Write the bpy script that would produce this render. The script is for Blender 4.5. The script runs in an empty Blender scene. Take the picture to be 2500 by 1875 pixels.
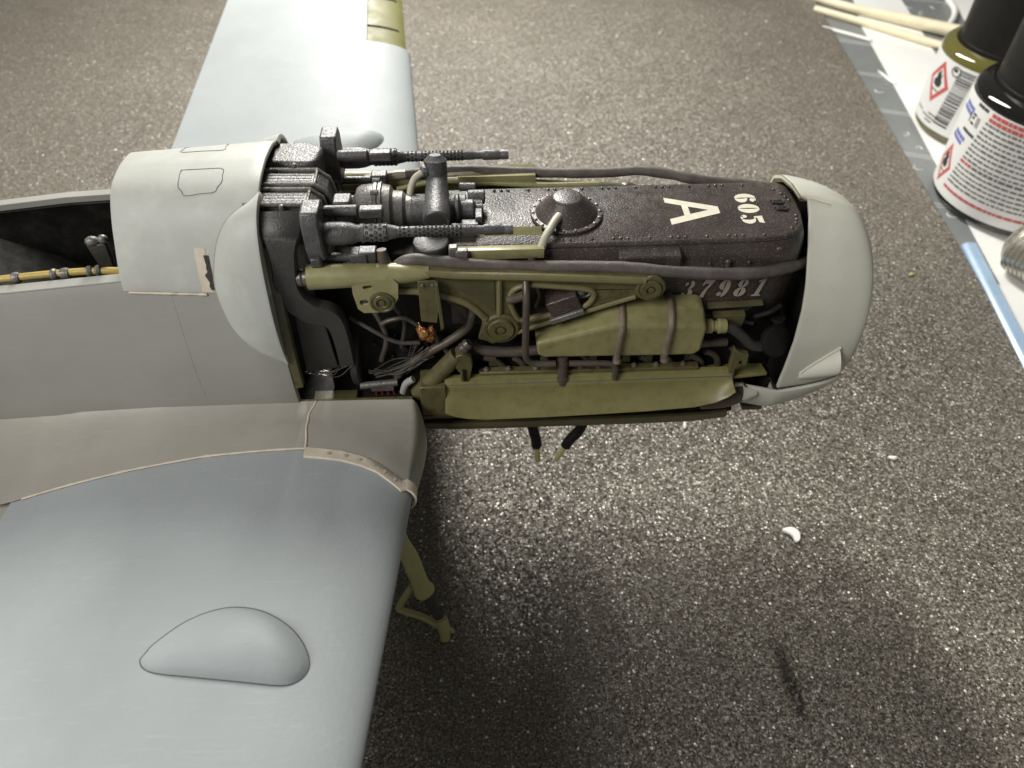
import bpy, bmesh, math, random
from mathutils import Vector, Matrix, noise
from mathutils.geometry import tessellate_polygon
random.seed(7)
S = 0.01                       # everything below is written in centimetres
sc = bpy.context.scene
COL = sc.collection

# ---------------------------------------------------------------- camera, world, lamps, exposure
cam_d = bpy.data.cameras.new("camera"); cam = bpy.data.objects.new("camera", cam_d); COL.objects.link(cam)
e, psi = math.radians(46.5), math.radians(2.5)
fw = Vector((math.sin(psi)*math.cos(e), math.cos(psi)*math.cos(e), -math.sin(e)))
rt = Vector((math.cos(psi), -math.sin(psi), 0)); up = rt.cross(fw)
cam.matrix_world = Matrix.Translation(Vector((0, -13.7, 11.17))*S) @ Matrix((rt, up, -fw)).transposed().to_4x4()
cam_d.sensor_width = 36; cam_d.lens = 36*1878/2500
cam_d.clip_start = 0.005; cam_d.clip_end = 20
cam_d.dof.use_dof = True; cam_d.dof.focus_distance = 0.158; cam_d.dof.aperture_fstop = 26
sc.camera = cam

w = bpy.data.worlds.new("World"); sc.world = w; w.use_nodes = True
bg = w.node_tree.nodes["Background"]; bg.inputs[0].default_value = (1.0, 0.98, 0.94, 1); bg.inputs[1].default_value = 0.125

def lamp(name, loc, target, size, power, col, size_y=None):
    d = bpy.data.lights.new(name, 'AREA'); d.shape = 'ELLIPSE' if size_y else 'DISK'; d.size = size*S
    if size_y: d.size_y = size_y*S
    d.spread = math.pi; d.energy = power; d.color = col
    o = bpy.data.objects.new(name, d); COL.objects.link(o); o.location = Vector(loc)*S
    o.rotation_euler = (Vector(target)-Vector(loc)).to_track_quat('-Z', 'Y').to_euler()
    return o
lamp("desk_lamp", (-6, 40, 29.5), (2, 0, -3), 10, 4.1, (1.0, 0.975, 0.915), 30)
lamp("fill_lamp", (-52, -38, 52), (0, 0, 0), 40, 5.0, (1.0, 0.98, 0.95))  # soft fill added to lift the near side; no such lamp known
sc.view_settings.view_transform = 'Standard'; sc.view_settings.look = 'None'
sc.view_settings.exposure = 0.0; sc.view_settings.gamma = 1

# ---------------------------------------------------------------- materials
def mat(name, col, rough=0.5, metal=0.0, var=0.12, vscale=1.2, bump=0.0, bscale=30, stain=None, stain_amt=0.5, stain_scale=1.5,
        speck=None, speck_amt=0.04, speck_scale=28, scratch=0.0, coat=0.0, rvar=0.1, spec=0.5):
    m = bpy.data.materials.new(name); m.use_nodes = True
    nt = m.node_tree; N, Lk = nt.nodes, nt.links
    b = N["Principled BSDF"]; b.inputs["Metallic"].default_value = metal
    b.inputs["Coat Weight"].default_value = coat; b.inputs["Specular IOR Level"].default_value = spec
    tc = N.new("ShaderNodeTexCoord")
    def mp(scale):
        q = N.new("ShaderNodeMapping"); q.inputs["Scale"].default_value = scale if isinstance(scale, tuple) else (scale,)*3
        Lk.new(tc.outputs["Object"], q.inputs[0]); return q
    def nz(scale, detail=5, rough=0.6):
        t = N.new("ShaderNodeTexNoise"); t.inputs["Scale"].default_value = 1; t.inputs["Detail"].default_value = detail
        t.inputs["Roughness"].default_value = rough
        k = tuple(c*100 for c in scale) if isinstance(scale, tuple) else scale*100
        Lk.new(mp(k).outputs[0], t.inputs["Vector"]); return t
    def ramp(src, a, b_, lo=0.0, hi=1.0):
        r = N.new("ShaderNodeMapRange"); r.inputs[1].default_value = a; r.inputs[2].default_value = b_
        r.inputs[3].default_value = lo; r.inputs[4].default_value = hi; Lk.new(src, r.inputs[0]); return r.outputs[0]
    def mix(fac, a, c2):
        x = N.new("ShaderNodeMix"); x.data_type = 'RGBA'
        if isinstance(fac, float): x.inputs[0].default_value = fac
        else: Lk.new(fac, x.inputs[0])
        for v, i in ((a, 6), (c2, 7)):
            if isinstance(v, tuple): x.inputs[i].default_value = (*v, 1)
            else: Lk.new(v, x.inputs[i])
        return x.outputs[2]
    lo = tuple(max(0, c*(1-var)) for c in col); hi = tuple(min(1, c*(1+var)) for c in col)
    c = mix(ramp(nz(vscale).outputs[0], .3, .7), lo, hi)
    if stain: c = mix(ramp(nz(stain_scale, 8, .65).outputs[0], .48, .72, 0, stain_amt), c, stain)
    if scratch:
        s1 = nz((0.9, 14, 14), 3); c = mix(ramp(s1.outputs[0], .60, .74, 0, scratch), c, tuple(min(1, v*1.35+.04) for v in col))
        s2 = nz((1.2, 9, 9), 4); c = mix(ramp(s2.outputs[0], .62, .78, 0, scratch*.8), c, tuple(v*.7 for v in col))
    if speck:
        v = N.new("ShaderNodeTexVoronoi"); v.inputs["Scale"].default_value = 1; Lk.new(mp(speck_scale*100).outputs[0], v.inputs["Vector"])
        sx = N.new("ShaderNodeSeparateColor"); Lk.new(v.outputs["Color"], sx.inputs[0])
        c = mix(ramp(sx.outputs[0], 1-speck_amt, 1-speck_amt+.01), c, speck)
    Lk.new(c, b.inputs["Base Color"])
    Lk.new(ramp(nz(vscale*2.3).outputs[0], .3, .7, max(.03, rough-rvar), min(1, rough+rvar)), b.inputs["Roughness"])
    if bump:
        bn = N.new("ShaderNodeBump"); bn.inputs["Strength"].default_value = bump; bn.inputs["Distance"].default_value = 0.0002
        Lk.new(nz(bscale, 3).outputs[0], bn.inputs["Height"]); Lk.new(bn.outputs[0], b.inputs["Normal"])
    return m

M = {}
M['wing'] = mat('blue_grey_plastic', (.355, .383, .388), .56, var=.05, vscale=.5, bump=.22, bscale=13, scratch=.22, rvar=.03, spec=.32)
M['wing_far'] = M['wing']
M['fus'] = mat('grey_plastic', (.345, .34, .31), .5, rvar=.03, spec=.35, var=.06, vscale=.6, bump=.06, bscale=16, scratch=.14)
M['fillet'] = mat('tan_grey_resin', (.375, .358, .312), .5, rvar=.03, spec=.35, var=.06, vscale=.6, bump=.06, bscale=18, stain=(.30, .275, .225), stain_amt=.5, stain_scale=.35, scratch=.2)
M['cowl'] = mat('pale_resin', (.47, .48, .44), .48, rvar=.03, spec=.4, var=.05, vscale=.7, bump=.10, bscale=20, stain=(.60, .61, .56), stain_amt=.5, stain_scale=1.8, scratch=.10)
M['ring'] = mat('pale_cream_resin', (.53, .525, .445), .46, rvar=.03, spec=.4, var=.05, vscale=.6, bump=.06, bscale=14, stain=(.60, .61, .57), stain_amt=.5, stain_scale=.8)
M['cream'] = mat('cream_filler', (.66, .58, .46), .6, var=.12, vscale=3, bump=.3, bscale=18)
M['yg'] = mat('yellow_green_paint', (.112, .099, .041), .40, var=.16, vscale=1.6, bump=.12, bscale=22, stain=(.04, .032, .015), stain_amt=.7, stain_scale=4.5)
M['ygb'] = mat('bright_yellow_green_paint', (.195, .177, .068), .42, var=.10, vscale=1.2, bump=.08, bscale=22, stain=(.10, .085, .033), stain_amt=.45, stain_scale=3.5)
M['ygpale'] = mat('pale_yellow_green_paint', (.30, .28, .135), .4, var=.16, vscale=2.2, bump=.15, bscale=20, stain=(.17, .15, .06), stain_amt=.5, stain_scale=2)
M['gun'] = mat('gunmetal_paint', (.10, .098, .096), .46, spec=.7, metal=.25, var=.3, vscale=5, bump=.7, bscale=20, stain=(.05, .048, .048), stain_amt=.6, stain_scale=3)
M['steel'] = mat('worn_steel_paint', (.20, .19, .175), .42, spec=.7, metal=.35, var=.25, vscale=5, bump=.7, bscale=18, stain=(.09, .075, .06), stain_amt=.6, stain_scale=2.2)
M['brown'] = mat('brown_black_paint', (.055, .045, .039), .36, var=.3, vscale=2, bump=.5, bscale=22, stain=(.085, .05, .038), stain_amt=.5, stain_scale=.7, speck=(.30, .28, .26), speck_amt=.03, speck_scale=95)
M['dark'] = mat('black_paint_and_shade', (.010, .009, .008), .6, spec=.25, var=.3, vscale=2, bump=.3, bscale=25)  # black paint, also standing for deep shade between the engine parts
M['hose'] = mat('dark_rubber_hose', (.105, .090, .080), .5, var=.2, vscale=3, bump=.5, bscale=40, stain=(.19, .165, .14), stain_amt=.4, stain_scale=3)
M['pipe'] = mat('brown_pipe_paint', (.118, .098, .080), .38, metal=.3, var=.2, vscale=3, bump=.2, bscale=20, stain=(.07, .05, .035), stain_amt=.6, stain_scale=2)
M['duct'] = mat('dark_grey_paint', (.045, .043, .040), .46, var=.2, vscale=1.5, bump=.5, bscale=20)
M['copper'] = mat('orange_copper', (.55, .27, .10), .22, metal=.8, var=.3, vscale=6, bump=.8, bscale=18)
M['white'] = mat('white_print', (.68, .64, .52), .5, var=.08, vscale=6, stain=(.55, .5, .4), stain_amt=.4, stain_scale=5)
M['faded'] = mat('faded_print', (.42, .36, .30), .5, var=.2, vscale=6, stain=(.16, .12, .1), stain_amt=.7, stain_scale=6)
M['tube'] = mat('ivory_tube', (.50, .47, .36), .4, var=.08, vscale=5)
M['yellow'] = mat('yellow_hose', (.46, .34, .09), .4, var=.08, vscale=4)
M['faint'] = mat('faint_seam', (.30, .295, .27), .6, var=.1)
M['ygrim'] = mat('worn_yellow_green_edge', (.185, .166, .076), .36, var=.25, vscale=3, bump=.2, bscale=20, stain=(.10, .085, .035), stain_amt=.6, stain_scale=3)
M['ygdark'] = mat('dark_olive_paint', (.085, .075, .034), .5, var=.2, vscale=2, bump=.15, bscale=20)
M['tank'] = mat('tank_green_paint', (.255, .235, .105), .38, var=.14, vscale=1.2, bump=.12, bscale=18, stain=(.12, .10, .04), stain_amt=.5, stain_scale=4)
M['strap'] = mat('tan_metal_strap', (.25, .20, .155), .36, metal=.3, var=.25, vscale=4, bump=.3, bscale=18, stain=(.10, .075, .055), stain_amt=.6, stain_scale=3)
M['slat'] = mat('slat_bay_green', (.145, .14, .036), .5, var=.08, vscale=.8, spec=.3)
M['seam'] = mat('dark_seam', (.09, .085, .08), .7, var=.1)
M['red'] = mat('red_wire', (.35, .03, .02), .4)
M['wire'] = mat('bare_wire', (.20, .185, .165), .4, metal=.9, var=.2, vscale=8)
M['leggreen'] = mat('olive_paint', (.50, .48, .21), .5, var=.1, vscale=1.5)
M['exh'] = mat('rusty_exhaust', (.075, .055, .045), .5, var=.25, vscale=3, bump=.3, bscale=20)
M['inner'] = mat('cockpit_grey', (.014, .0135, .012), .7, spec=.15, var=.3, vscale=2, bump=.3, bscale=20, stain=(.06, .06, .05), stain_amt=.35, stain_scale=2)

def glitter():
    m = bpy.data.materials.new("speckled_grey_sheet"); m.use_nodes = True
    nt = m.node_tree; N, Lk = nt.nodes, nt.links; b = N["Principled BSDF"]
    tc = N.new("ShaderNodeTexCoord")
    def vor(scale):
        mp = N.new("ShaderNodeMapping"); mp.inputs["Scale"].default_value = (scale*100,)*3; Lk.new(tc.outputs["Object"], mp.inputs[0])
        v = N.new("ShaderNodeTexVoronoi"); v.inputs["Scale"].default_value = 1; Lk.new(mp.outputs[0], v.inputs["Vector"]); return v
    def nz(scale, det=6):
        mp = N.new("ShaderNodeMapping"); mp.inputs["Scale"].default_value = (scale*100,)*3; Lk.new(tc.outputs["Object"], mp.inputs[0])
        t = N.new("ShaderNodeTexNoise"); t.inputs["Scale"].default_value = 1; t.inputs["Detail"].default_value = det; t.inputs["Roughness"].default_value = .7
        Lk.new(mp.outputs[0], t.inputs["Vector"]); return t
    def sep(v):
        s = N.new("ShaderNodeSeparateColor"); Lk.new(v.outputs["Color"], s.inputs[0]); return s
    def ramp(src, stops):
        r = N.new("ShaderNodeValToRGB"); el = r.color_ramp.elements
        el[0].position, el[0].color = stops[0][0], (*stops[0][1], 1); el[1].position, el[1].color = stops[-1][0], (*stops[-1][1], 1)
        for p, c in stops[1:-1]:
            x = el.new(p); x.color = (*c, 1)
        Lk.new(src, r.inputs[0]); return r.outputs[0]
    grain = ramp(nz(15, 4).outputs[0], [(.28, (.030, .025, .019)), (.44, (.092, .080, .064)), (.56, (.20, .182, .152)), (.70, (.44, .41, .355))])
    def dots(scale, prob, r0, r1, lo, hi):
        v = vor(scale); s_ = sep(v)
        rad = N.new("ShaderNodeMapRange"); rad.inputs[3].default_value = r0; rad.inputs[4].default_value = r1; Lk.new(s_.outputs[1], rad.inputs[0])
        inside = N.new("ShaderNodeMath"); inside.operation = 'LESS_THAN'; Lk.new(v.outputs["Distance"], inside.inputs[0]); Lk.new(rad.outputs[0], inside.inputs[1])
        pick = N.new("ShaderNodeMath"); pick.operation = 'LESS_THAN'; Lk.new(s_.outputs[0], pick.inputs[0]); pick.inputs[1].default_value = prob
        both = N.new("ShaderNodeMath"); both.operation = 'MULTIPLY'; Lk.new(inside.outputs[0], both.inputs[0]); Lk.new(pick.outputs[0], both.inputs[1])
        return both.outputs[0], ramp(s_.outputs[2], [(0, lo), (1, hi)]), v
    def over(fac, a, c2):
        x = N.new("ShaderNodeMix"); x.data_type = 'RGBA'; Lk.new(fac, x.inputs[0]); Lk.new(a, x.inputs[6]); Lk.new(c2, x.inputs[7]); return x.outputs[2]
    f1, c1, v1 = dots(15, .60, .22, .42, (.15, .136, .113), (.52, .487, .425)); f2, c2, v2 = dots(8, .16, .17, .30, (.55, .52, .46), (1, .98, .92)); f3, c3, v3 = dots(13, .28, .2, .36, (.026, .021, .016), (.06, .051, .040))  # pale flecks; the brightest round dots also paint in the sheet's sparkle
    colr = over(f2, over(f3, over(f1, grain, c1), c3), c2)
    fsum = N.new("ShaderNodeMath"); fsum.operation = 'MAXIMUM'; Lk.new(f1, fsum.inputs[0]); Lk.new(f2, fsum.inputs[1])
    big = ramp(nz(.22, 3).outputs[0], [(.3, (.88, .862, .82)), (.7, (1.08, 1.06, 1.02))])
    y = N.new("ShaderNodeMix"); y.data_type = 'RGBA'; y.blend_type = 'MULTIPLY'; y.inputs[0].default_value = 1; Lk.new(colr, y.inputs[6]); Lk.new(big, y.inputs[7])
    Lk.new(y.outputs[2], b.inputs["Base Color"])
    # one old scuff mark on the sheet
    mp = N.new("ShaderNodeMapping"); mp.vector_type = 'TEXTURE'; mp.inputs["Location"].default_value = (.0695, -.065, -.07); mp.inputs["Rotation"].default_value = (0, 0, math.radians(4)); mp.inputs["Scale"].default_value = (.0022, .0135, .05)
    Lk.new(tc.outputs["Object"], mp.inputs[0]); gr = N.new("ShaderNodeTexGradient"); gr.gradient_type = 'SPHERICAL'; Lk.new(mp.outputs[0], gr.inputs[0])
    sm_ = N.new("ShaderNodeMapRange"); sm_.inputs[2].default_value = .5; sm_.inputs[4].default_value = .85; Lk.new(gr.outputs[1], sm_.inputs[0])
    y2 = N.new("ShaderNodeMix"); y2.data_type = 'RGBA'; Lk.new(sm_.outputs[0], y2.inputs[0]); Lk.new(y.outputs[2], y2.inputs[6]); y2.inputs[7].default_value = (.02, .016, .012, 1)
    Lk.new(y2.outputs[2], b.inputs["Base Color"])
    # tilted flakes: one random normal per cell
    g = N.new("ShaderNodeNewGeometry")
    sub = N.new("ShaderNodeVectorMath"); sub.operation = 'SUBTRACT'; Lk.new(v1.outputs["Color"], sub.inputs[0]); sub.inputs[1].default_value = (.5, .5, .5)
    mul = N.new("ShaderNodeVectorMath"); mul.operation = 'MULTIPLY'; Lk.new(sub.outputs[0], mul.inputs[0]); mul.inputs[1].default_value = (1.0, 1.0, .3)
    add = N.new("ShaderNodeVectorMath"); add.operation = 'ADD'; Lk.new(g.outputs["Normal"], add.inputs[0]); Lk.new(mul.outputs[0], add.inputs[1])
    nrm = N.new("ShaderNodeVectorMath"); nrm.operation = 'NORMALIZE'; Lk.new(add.outputs[0], nrm.inputs[0])
    bn = N.new("ShaderNodeBump"); bn.inputs["Strength"].default_value = .6; bn.inputs["Distance"].default_value = .0004
    Lk.new(nz(9, 4).outputs[0], bn.inputs["Height"]); Lk.new(nrm.outputs[0], bn.inputs["Normal"])
    Lk.new(bn.outputs[0], b.inputs["Normal"])
    fl = N.new("ShaderNodeMapRange"); Lk.new(fsum.outputs[0], fl.inputs[0])
    fl.inputs[4].default_value = .45; Lk.new(fl.outputs[0], b.inputs["Metallic"])
    b.inputs["Roughness"].default_value = .45; b.inputs["Specular IOR Level"].default_value = .6
    return m
M['mat'] = glitter()

def glass(name, col, rough=.05):
    m = bpy.data.materials.new(name); m.use_nodes = True; b = m.node_tree.nodes["Principled BSDF"]
    b.inputs["Base Color"].default_value = (*col, 1); b.inputs["Roughness"].default_value = rough; b.inputs["Coat Weight"].default_value = .6
    b.inputs["Coat Roughness"].default_value = .03
    return m
M['liquid1'] = glass('olive_paint_in_glass', (.11, .10, .025)); M['liquid2'] = glass('black_paint_in_glass', (.008, .007, .006))
M['cap'] = mat('black_cap_plastic', (.009, .0085, .008), .45, spec=.35, var=.2, vscale=1, bump=.3, bscale=12)
M['label'] = mat('white_paper_label', (.72, .72, .70), .45, var=.02)
M['ink'] = mat('black_ink', (.03, .03, .03), .5); M['greyink'] = mat('grey_ink', (.16, .155, .14), .6); M['redink'] = mat('red_ink', (.50, .10, .09), .5); M['blueink'] = mat('blue_ink', (.15, .18, .45), .5)
M['cut'] = mat('grey_cutting_mat', (.20, .21, .205), .35, var=.12, vscale=.5, bump=.2, bscale=8, scratch=.25)
M['grid'] = mat('white_grid_print', (.62, .63, .62), .4, var=.1)
M['paper'] = mat('white_paper', (.80, .80, .77), .7, var=.03, vscale=.3, stain=(.66, .62, .55), stain_amt=.35, stain_scale=.25)
M['wood'] = mat('pale_wood', (.78, .70, .50), .5, var=.08, vscale=1.5)
M['plasticwhite'] = mat('white_plastic', (.88, .87, .84), .4, var=.03)
M['bluep'] = mat('pale_blue_plastic', (.34, .47, .62), .25, var=.06, vscale=.6)
M['knurl'] = mat('brushed_silver', (.55, .53, .46), .3, metal=.8, var=.15, vscale=2)
M['table'] = mat('white_table_top', (.7, .7, .68), .5, var=.04)
M['orange'] = mat('orange_scrap', (.75, .50, .32), .5)

# ---------------------------------------------------------------- mesh builders
class B:
    def __init__(s): s.v = []; s.f = []
    def add(s, v, f):
        o = len(s.v); s.v += [tuple(p) for p in v]; s.f += [tuple(i+o for i in q) for q in f]; return s
    def box(s, c, d, rot=None):
        R = rot or Matrix.Identity(3)
        vs = [Vector(c) + R @ Vector((x*d[0]/2, y*d[1]/2, z*d[2]/2)) for x in (-1, 1) for y in (-1, 1) for z in (-1, 1)]
        return s.add(vs, [(0, 1, 3, 2), (4, 6, 7, 5), (0, 4, 5, 1), (2, 3, 7, 6), (0, 2, 6, 4), (1, 5, 7, 3)])
    def lathe(s, prof, o, ax, n=24, caps=True):          # prof: (distance along the axis, radius)
        o = Vector(o); ax = Vector(ax).normalized(); a = ax.orthogonal().normalized(); b = ax.cross(a)
        vs, fs = [], []
        for t, r in prof:
            for k in range(n):
                q = 2*math.pi*k/n; vs.append(o+ax*t+(a*math.cos(q)+b*math.sin(q))*r)
        for i in range(len(prof)-1):
            for k in range(n):
                fs.append((i*n+k, i*n+(k+1) % n, (i+1)*n+(k+1) % n, (i+1)*n+k))
        if caps: fs += [tuple(reversed(range(n))), tuple(range((len(prof)-1)*n, len(prof)*n))]
        return s.add(vs, fs)
    def cyl(s, p0, p1, r0, r1=None, n=16):
        p0, p1 = Vector(p0), Vector(p1); return s.lathe([(0, r0), ((p1-p0).length, r0 if r1 is None else r1)], p0, p1-p0, n)
    def tube(s, pts, r, n=10, smooth=5, wob=0.0):
        pts = [Vector(p) for p in pts]; closed = (pts[0]-pts[-1]).length < 1e-6
        if smooth > 1 and len(pts) > 2:
            q = []; m = len(pts)
            for i in range(m-1):
                p0 = pts[i-1] if i else (pts[-2] if closed else pts[0]*2-pts[1])
                p3 = pts[i+2] if i+2 < m else (pts[1] if closed else pts[-1]*2-pts[-2])
                p1, p2 = pts[i], pts[i+1]
                for k in range(smooth):
                    t = k/smooth
                    q.append(.5*((2*p1)+(p2-p0)*t+(2*p0-5*p1+4*p2-p3)*t*t+(3*p1-p0-3*p2+p3)*t**3))
            q.append(pts[-1]); pts = q
        m = len(pts); vs, fs = [], []; a = None
        for i, p in enumerate(pts):
            d = (pts[min(i+1, m-1)]-pts[max(i-1, 0)]).normalized()
            a = (a-d*a.dot(d)).normalized() if a is not None else d.orthogonal().normalized()
            b = d.cross(a); R = r(i/(m-1)) if callable(r) else r
            if wob: R *= 1+wob*noise.noise(p*3)
            for k in range(n):
                g = 2*math.pi*k/n; vs.append(p+(a*math.cos(g)+b*math.sin(g))*R)
        for i in range(m-1):
            for k in range(n): fs.append((i*n+k, i*n+(k+1) % n, (i+1)*n+(k+1) % n, (i+1)*n+k))
        fs += [tuple(reversed(range(n))), tuple(range((m-1)*n, m*n))]
        return s.add(vs, fs)
    def prism(s, outer, fn0, fn1, holes=()):             # 2-D outline with holes, mapped onto two faces and walled
        loops = [list(outer)]+[list(h) for h in holes]
        tri = tessellate_polygon([[Vector((*p, 0)) for p in l] for l in loops])
        flat = [p for l in loops for p in l]; n = len(flat)
        fs = [tuple(t) for t in tri]+[tuple(i+n for i in reversed(t)) for t in tri]
        o = 0
        for l in loops:
            k = len(l)
            for i in range(k): fs.append((o+i, o+(i+1) % k, n+o+(i+1) % k, n+o+i))
            o += k
        return s.add([fn0(*p) for p in flat]+[fn1(*p) for p in flat], fs)
    def plate_y(s, outer, y0, y1, holes=()): return s.prism(outer, lambda x, z: (x, y0, z), lambda x, z: (x, y1, z), holes)
    def plate_z(s, outer, z0, z1, holes=()): return s.prism(outer, lambda x, y: (x, y, z0), lambda x, y: (x, y, z1), holes)
    def grid(s, rows, closed=False):
        n = len(rows[0]); vs = [p for r in rows for p in r]; fs = []
        for i in range(len(rows)-1):
            for k in range(n if closed else n-1): fs.append((i*n+k, i*n+(k+1) % n, (i+1)*n+(k+1) % n, (i+1)*n+k))
        return s.add(vs, fs)
    def ball(s, c, r, sc_=(1, 1, 1), n=10, half=False):
        rows = []; c = Vector(c); m = n//2
        for i in range(m+1):
            t = (math.pi/2 if half else math.pi)*i/m
            rows.append([c+Vector((math.sin(t)*math.cos(2*math.pi*k/n)*sc_[0], math.sin(t)*math.sin(2*math.pi*k/n)*sc_[1], math.cos(t)*sc_[2]))*r for k in range(n)])
        return s.grid(rows, True)
    def make(s, name, m, parent=None, bevel=0, solid=0, smooth=True, seg=2, sub=0, offset=-1, fix=True, angle=35):
        base = BASE.get(parent, Vector()) if parent else Vector()
        me = bpy.data.meshes.new(name); me.from_pydata([tuple((Vector(p)-base)*S) for p in s.v], [], s.f)
        me.validate(verbose=False)
        if fix:
            bm = bmesh.new(); bm.from_mesh(me); bmesh.ops.remove_doubles(bm, verts=bm.verts, dist=1e-7); bmesh.ops.recalc_face_normals(bm, faces=bm.faces); bm.to_mesh(me); bm.free()
        me.materials.append(m)
        o = bpy.data.objects.new(name, me); COL.objects.link(o)
        if parent: o.parent = parent; BASE[o] = base
        if solid:
            md = o.modifiers.new("solid", 'SOLIDIFY'); md.thickness = solid*S; md.offset = offset
        if bevel:
            md = o.modifiers.new("bevel", 'BEVEL'); md.width = bevel*S; md.segments = seg; md.limit_method = 'ANGLE'; md.angle_limit = math.radians(40)
        if sub:
            md = o.modifiers.new("sub", 'SUBSURF'); md.levels = md.render_levels = sub
        if smooth:
            me.polygons.foreach_set('use_smooth', [True]*len(me.polygons)); me.set_sharp_from_angle(angle=math.radians(angle)) if not (sub) else None
        return o
BASE = {}
def thing(name, loc, label, cat, group=None):
    o = bpy.data.objects.new(name, None); COL.objects.link(o); o.location = Vector(loc)*S; o.empty_display_size = .01
    o['label'] = label; o['category'] = cat
    if group: o['group'] = group
    BASE[o] = Vector(loc); return o
def tag(o, label, cat, group=None):
    o['label'] = label; o['category'] = cat
    if group: o['group'] = group
    return o
def RZ(a): return Matrix.Rotation(math.radians(a), 3, 'Z')
def RY(a): return Matrix.Rotation(math.radians(a), 3, 'Y')
def RX(a): return Matrix.Rotation(math.radians(a), 3, 'X')
def lerp(tab, x):
    if x <= tab[0][0]: return tab[0][1]
    for (a, p), (b, q) in zip(tab, tab[1:]):
        if x <= b:
            t = (x-a)/(b-a)
            return p+(q-p)*t if not isinstance(p, tuple) else tuple(u+(v-u)*t for u, v in zip(p, q))
    return tab[-1][1]
def smoothpts(pts, k=4, closed=False):
    pts = [Vector(p) for p in pts]; n = len(pts); out = []
    for i in range(n if closed else n-1):
        g = (lambda j: pts[j % n]) if closed else (lambda j: pts[min(max(j, 0), n-1)])
        p0, p1, p2, p3 = g(i-1), g(i), g(i+1), g(i+2)
        for q in range(k):
            t = q/k; out.append(.5*((2*p1)+(p2-p0)*t+(2*p0-5*p1+4*p2-p3)*t*t+(3*p1-p0-3*p2+p3)*t**3))
    if not closed: out.append(pts[-1])
    return out

# ---------------------------------------------------------------- the table, mats and papers
GZ = -7.0
o = B().box((0, 30, -7.75), (260, 220, .5)).make('table', M['table']); o['kind'] = 'structure'
cm = B().plate_z([(-18, -22), (60, -22), (60, 46), (-18, 46)], -7.45, -7.2).make('cutting_mat', M['cut'])
tag(cm, 'grey gridded cutting mat under the papers and bottles', 'cutting mat')
d = Vector((1, -.40)).normalized()
for k in range(-3, 12):
    y0 = 4.6+4.3*k
    for s_ in (-.12, .12):
        a = Vector((19.5, y0+s_))-d*3; b = a+d*26; n = Vector((-d.y, d.x))*.022
        B().plate_z([a-n, b-n, b+n, a+n], -7.198, -7.192).make('grid_line', M['grid'], cm, smooth=False)
d2 = Vector((.40, 1)).normalized()
for k in range(-1, 8):
    a = Vector((20.5+4.3*k, -10)); b = a+d2*58; n = Vector((-d2.y, d2.x))*.03
    B().plate_z([a-n, b-n, b+n, a+n], -7.1995, -7.1935).make('grid_line', M['grid'], cm, smooth=False)
for x, y in ((20.2, 19.3), (20.3, 17.9), (20.05, 15.2), (20.6, 23.7), (26.9, 33.6), (27.6, 32.4), (26.6, 34.6), (19.5, 12.6), (27.9, 34.4), (19.6, 16.3)):
    k_ = (x*7.3+y*3.1) % 6; marks = B().tube([(x+.16*math.cos(t+k_)*(1+.5*math.sin(k_)), y+.22*math.sin(t+k_), -7.19) for t in ((0.4, 1.4, 2.6, 3.6) if int(k_) % 2 else (.2, .9, 3.2, 3.9, 4.2))], .025, 6, 2)
    marks.make('grid_mark', M['grid'], cm)
sheet = B().plate_z([(-45, -30), (15.39, -30), (16.96, -12.8), (18.04, -1.0), (18.05, 4.06), (18.55, 9.2), (18.9, 13.4), (19.9, 24), (20.92, 35.4), (21.6, 43), (-45, 43)], -7.15, GZ)
sheet = sheet.make('speckled_sheet', M['mat'], bevel=.04); tag(sheet, 'dark grey glittery speckled craft sheet under the model plane', 'craft sheet')
pa = B().plate_z([(23.53, 35.87), (22.56, 31.74), (21.16, 21.23), (20.84, 19.03), (19.77, 11.57), (19.42, 9.21), (18.98, 5.67), (18.2, -1), (24, -1), (24.6, 8), (25.2, 26.99), (26.03, 32.43), (26.52, 35.74), (27.6, 43), (24.7, 43)], -7.192, -7.17).make('paper_sheet', M['paper'])
tag(pa, 'long white paper strip running under both paint bottles', 'paper')
pb = B().plate_z([(30.6, 40), (29.67, 35.6), (28.96, 31.94), (27.8, 25), (40, 22), (44, 40)], -7.192, -7.172).make('paper_sheet', M['paper'])
tag(pb, 'white paper sheet behind the black cap in the far corner', 'paper')
pc = B().plate_z([(19.0, 8.2), (19.5, 7.6), (20.6, 3.0), (19.2, 2.6), (18.62, 4.6)], -7.165, -7.14).make('paper_scrap', M['paper'])
tag(pc, 'small white paper scrap between the pale blue strip and the silver knob', 'paper')
tag(B().tube([(20.2, 36.4, -6.95), (21.4, 35.25, -6.95), (22.8, 33.65, -6.9), (24.56, 32.2, -6.85), (27.4, 29.6, -6.75)], lambda t: .25+.26*max(0, t-.55), 14).make('swab_stick', M['wood']), 'thick pale wooden stick, upper one of the crossing pair by the bottles', 'stick', 'wooden sticks on the paper')
tag(B().tube([(20.45, 34.02, -7.0), (22.32, 32.15, -6.98), (24.3, 30.0, -6.96), (26.1, 28.1, -6.94)], .21, 14).make('swab_stick', M['wood']), 'thinner pale wooden stick lying just below the thicker one', 'stick', 'wooden sticks on the paper')
tag(B().tube([(20.1, 31.5, -7.08), (21.2, 30.6, -7.08), (22.3, 29.6, -7.08)], .10, 10).make('plastic_rod', M['plasticwhite']), 'short thin white rod on the cutting mat below the wooden sticks', 'rod')
tag(B().tube([(29.26, 35.34, -7.05), (28.95, 33.7, -7.05), (28.3, 32.4, -7.05), (27.46, 31.28, -7.05), (26.8, 30.6, -7.05)], .17, 12).make('plastic_strand', M['plasticwhite']), 'curved white plastic strand lying on the cutting mat behind the bottle cap', 'strand')
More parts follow.
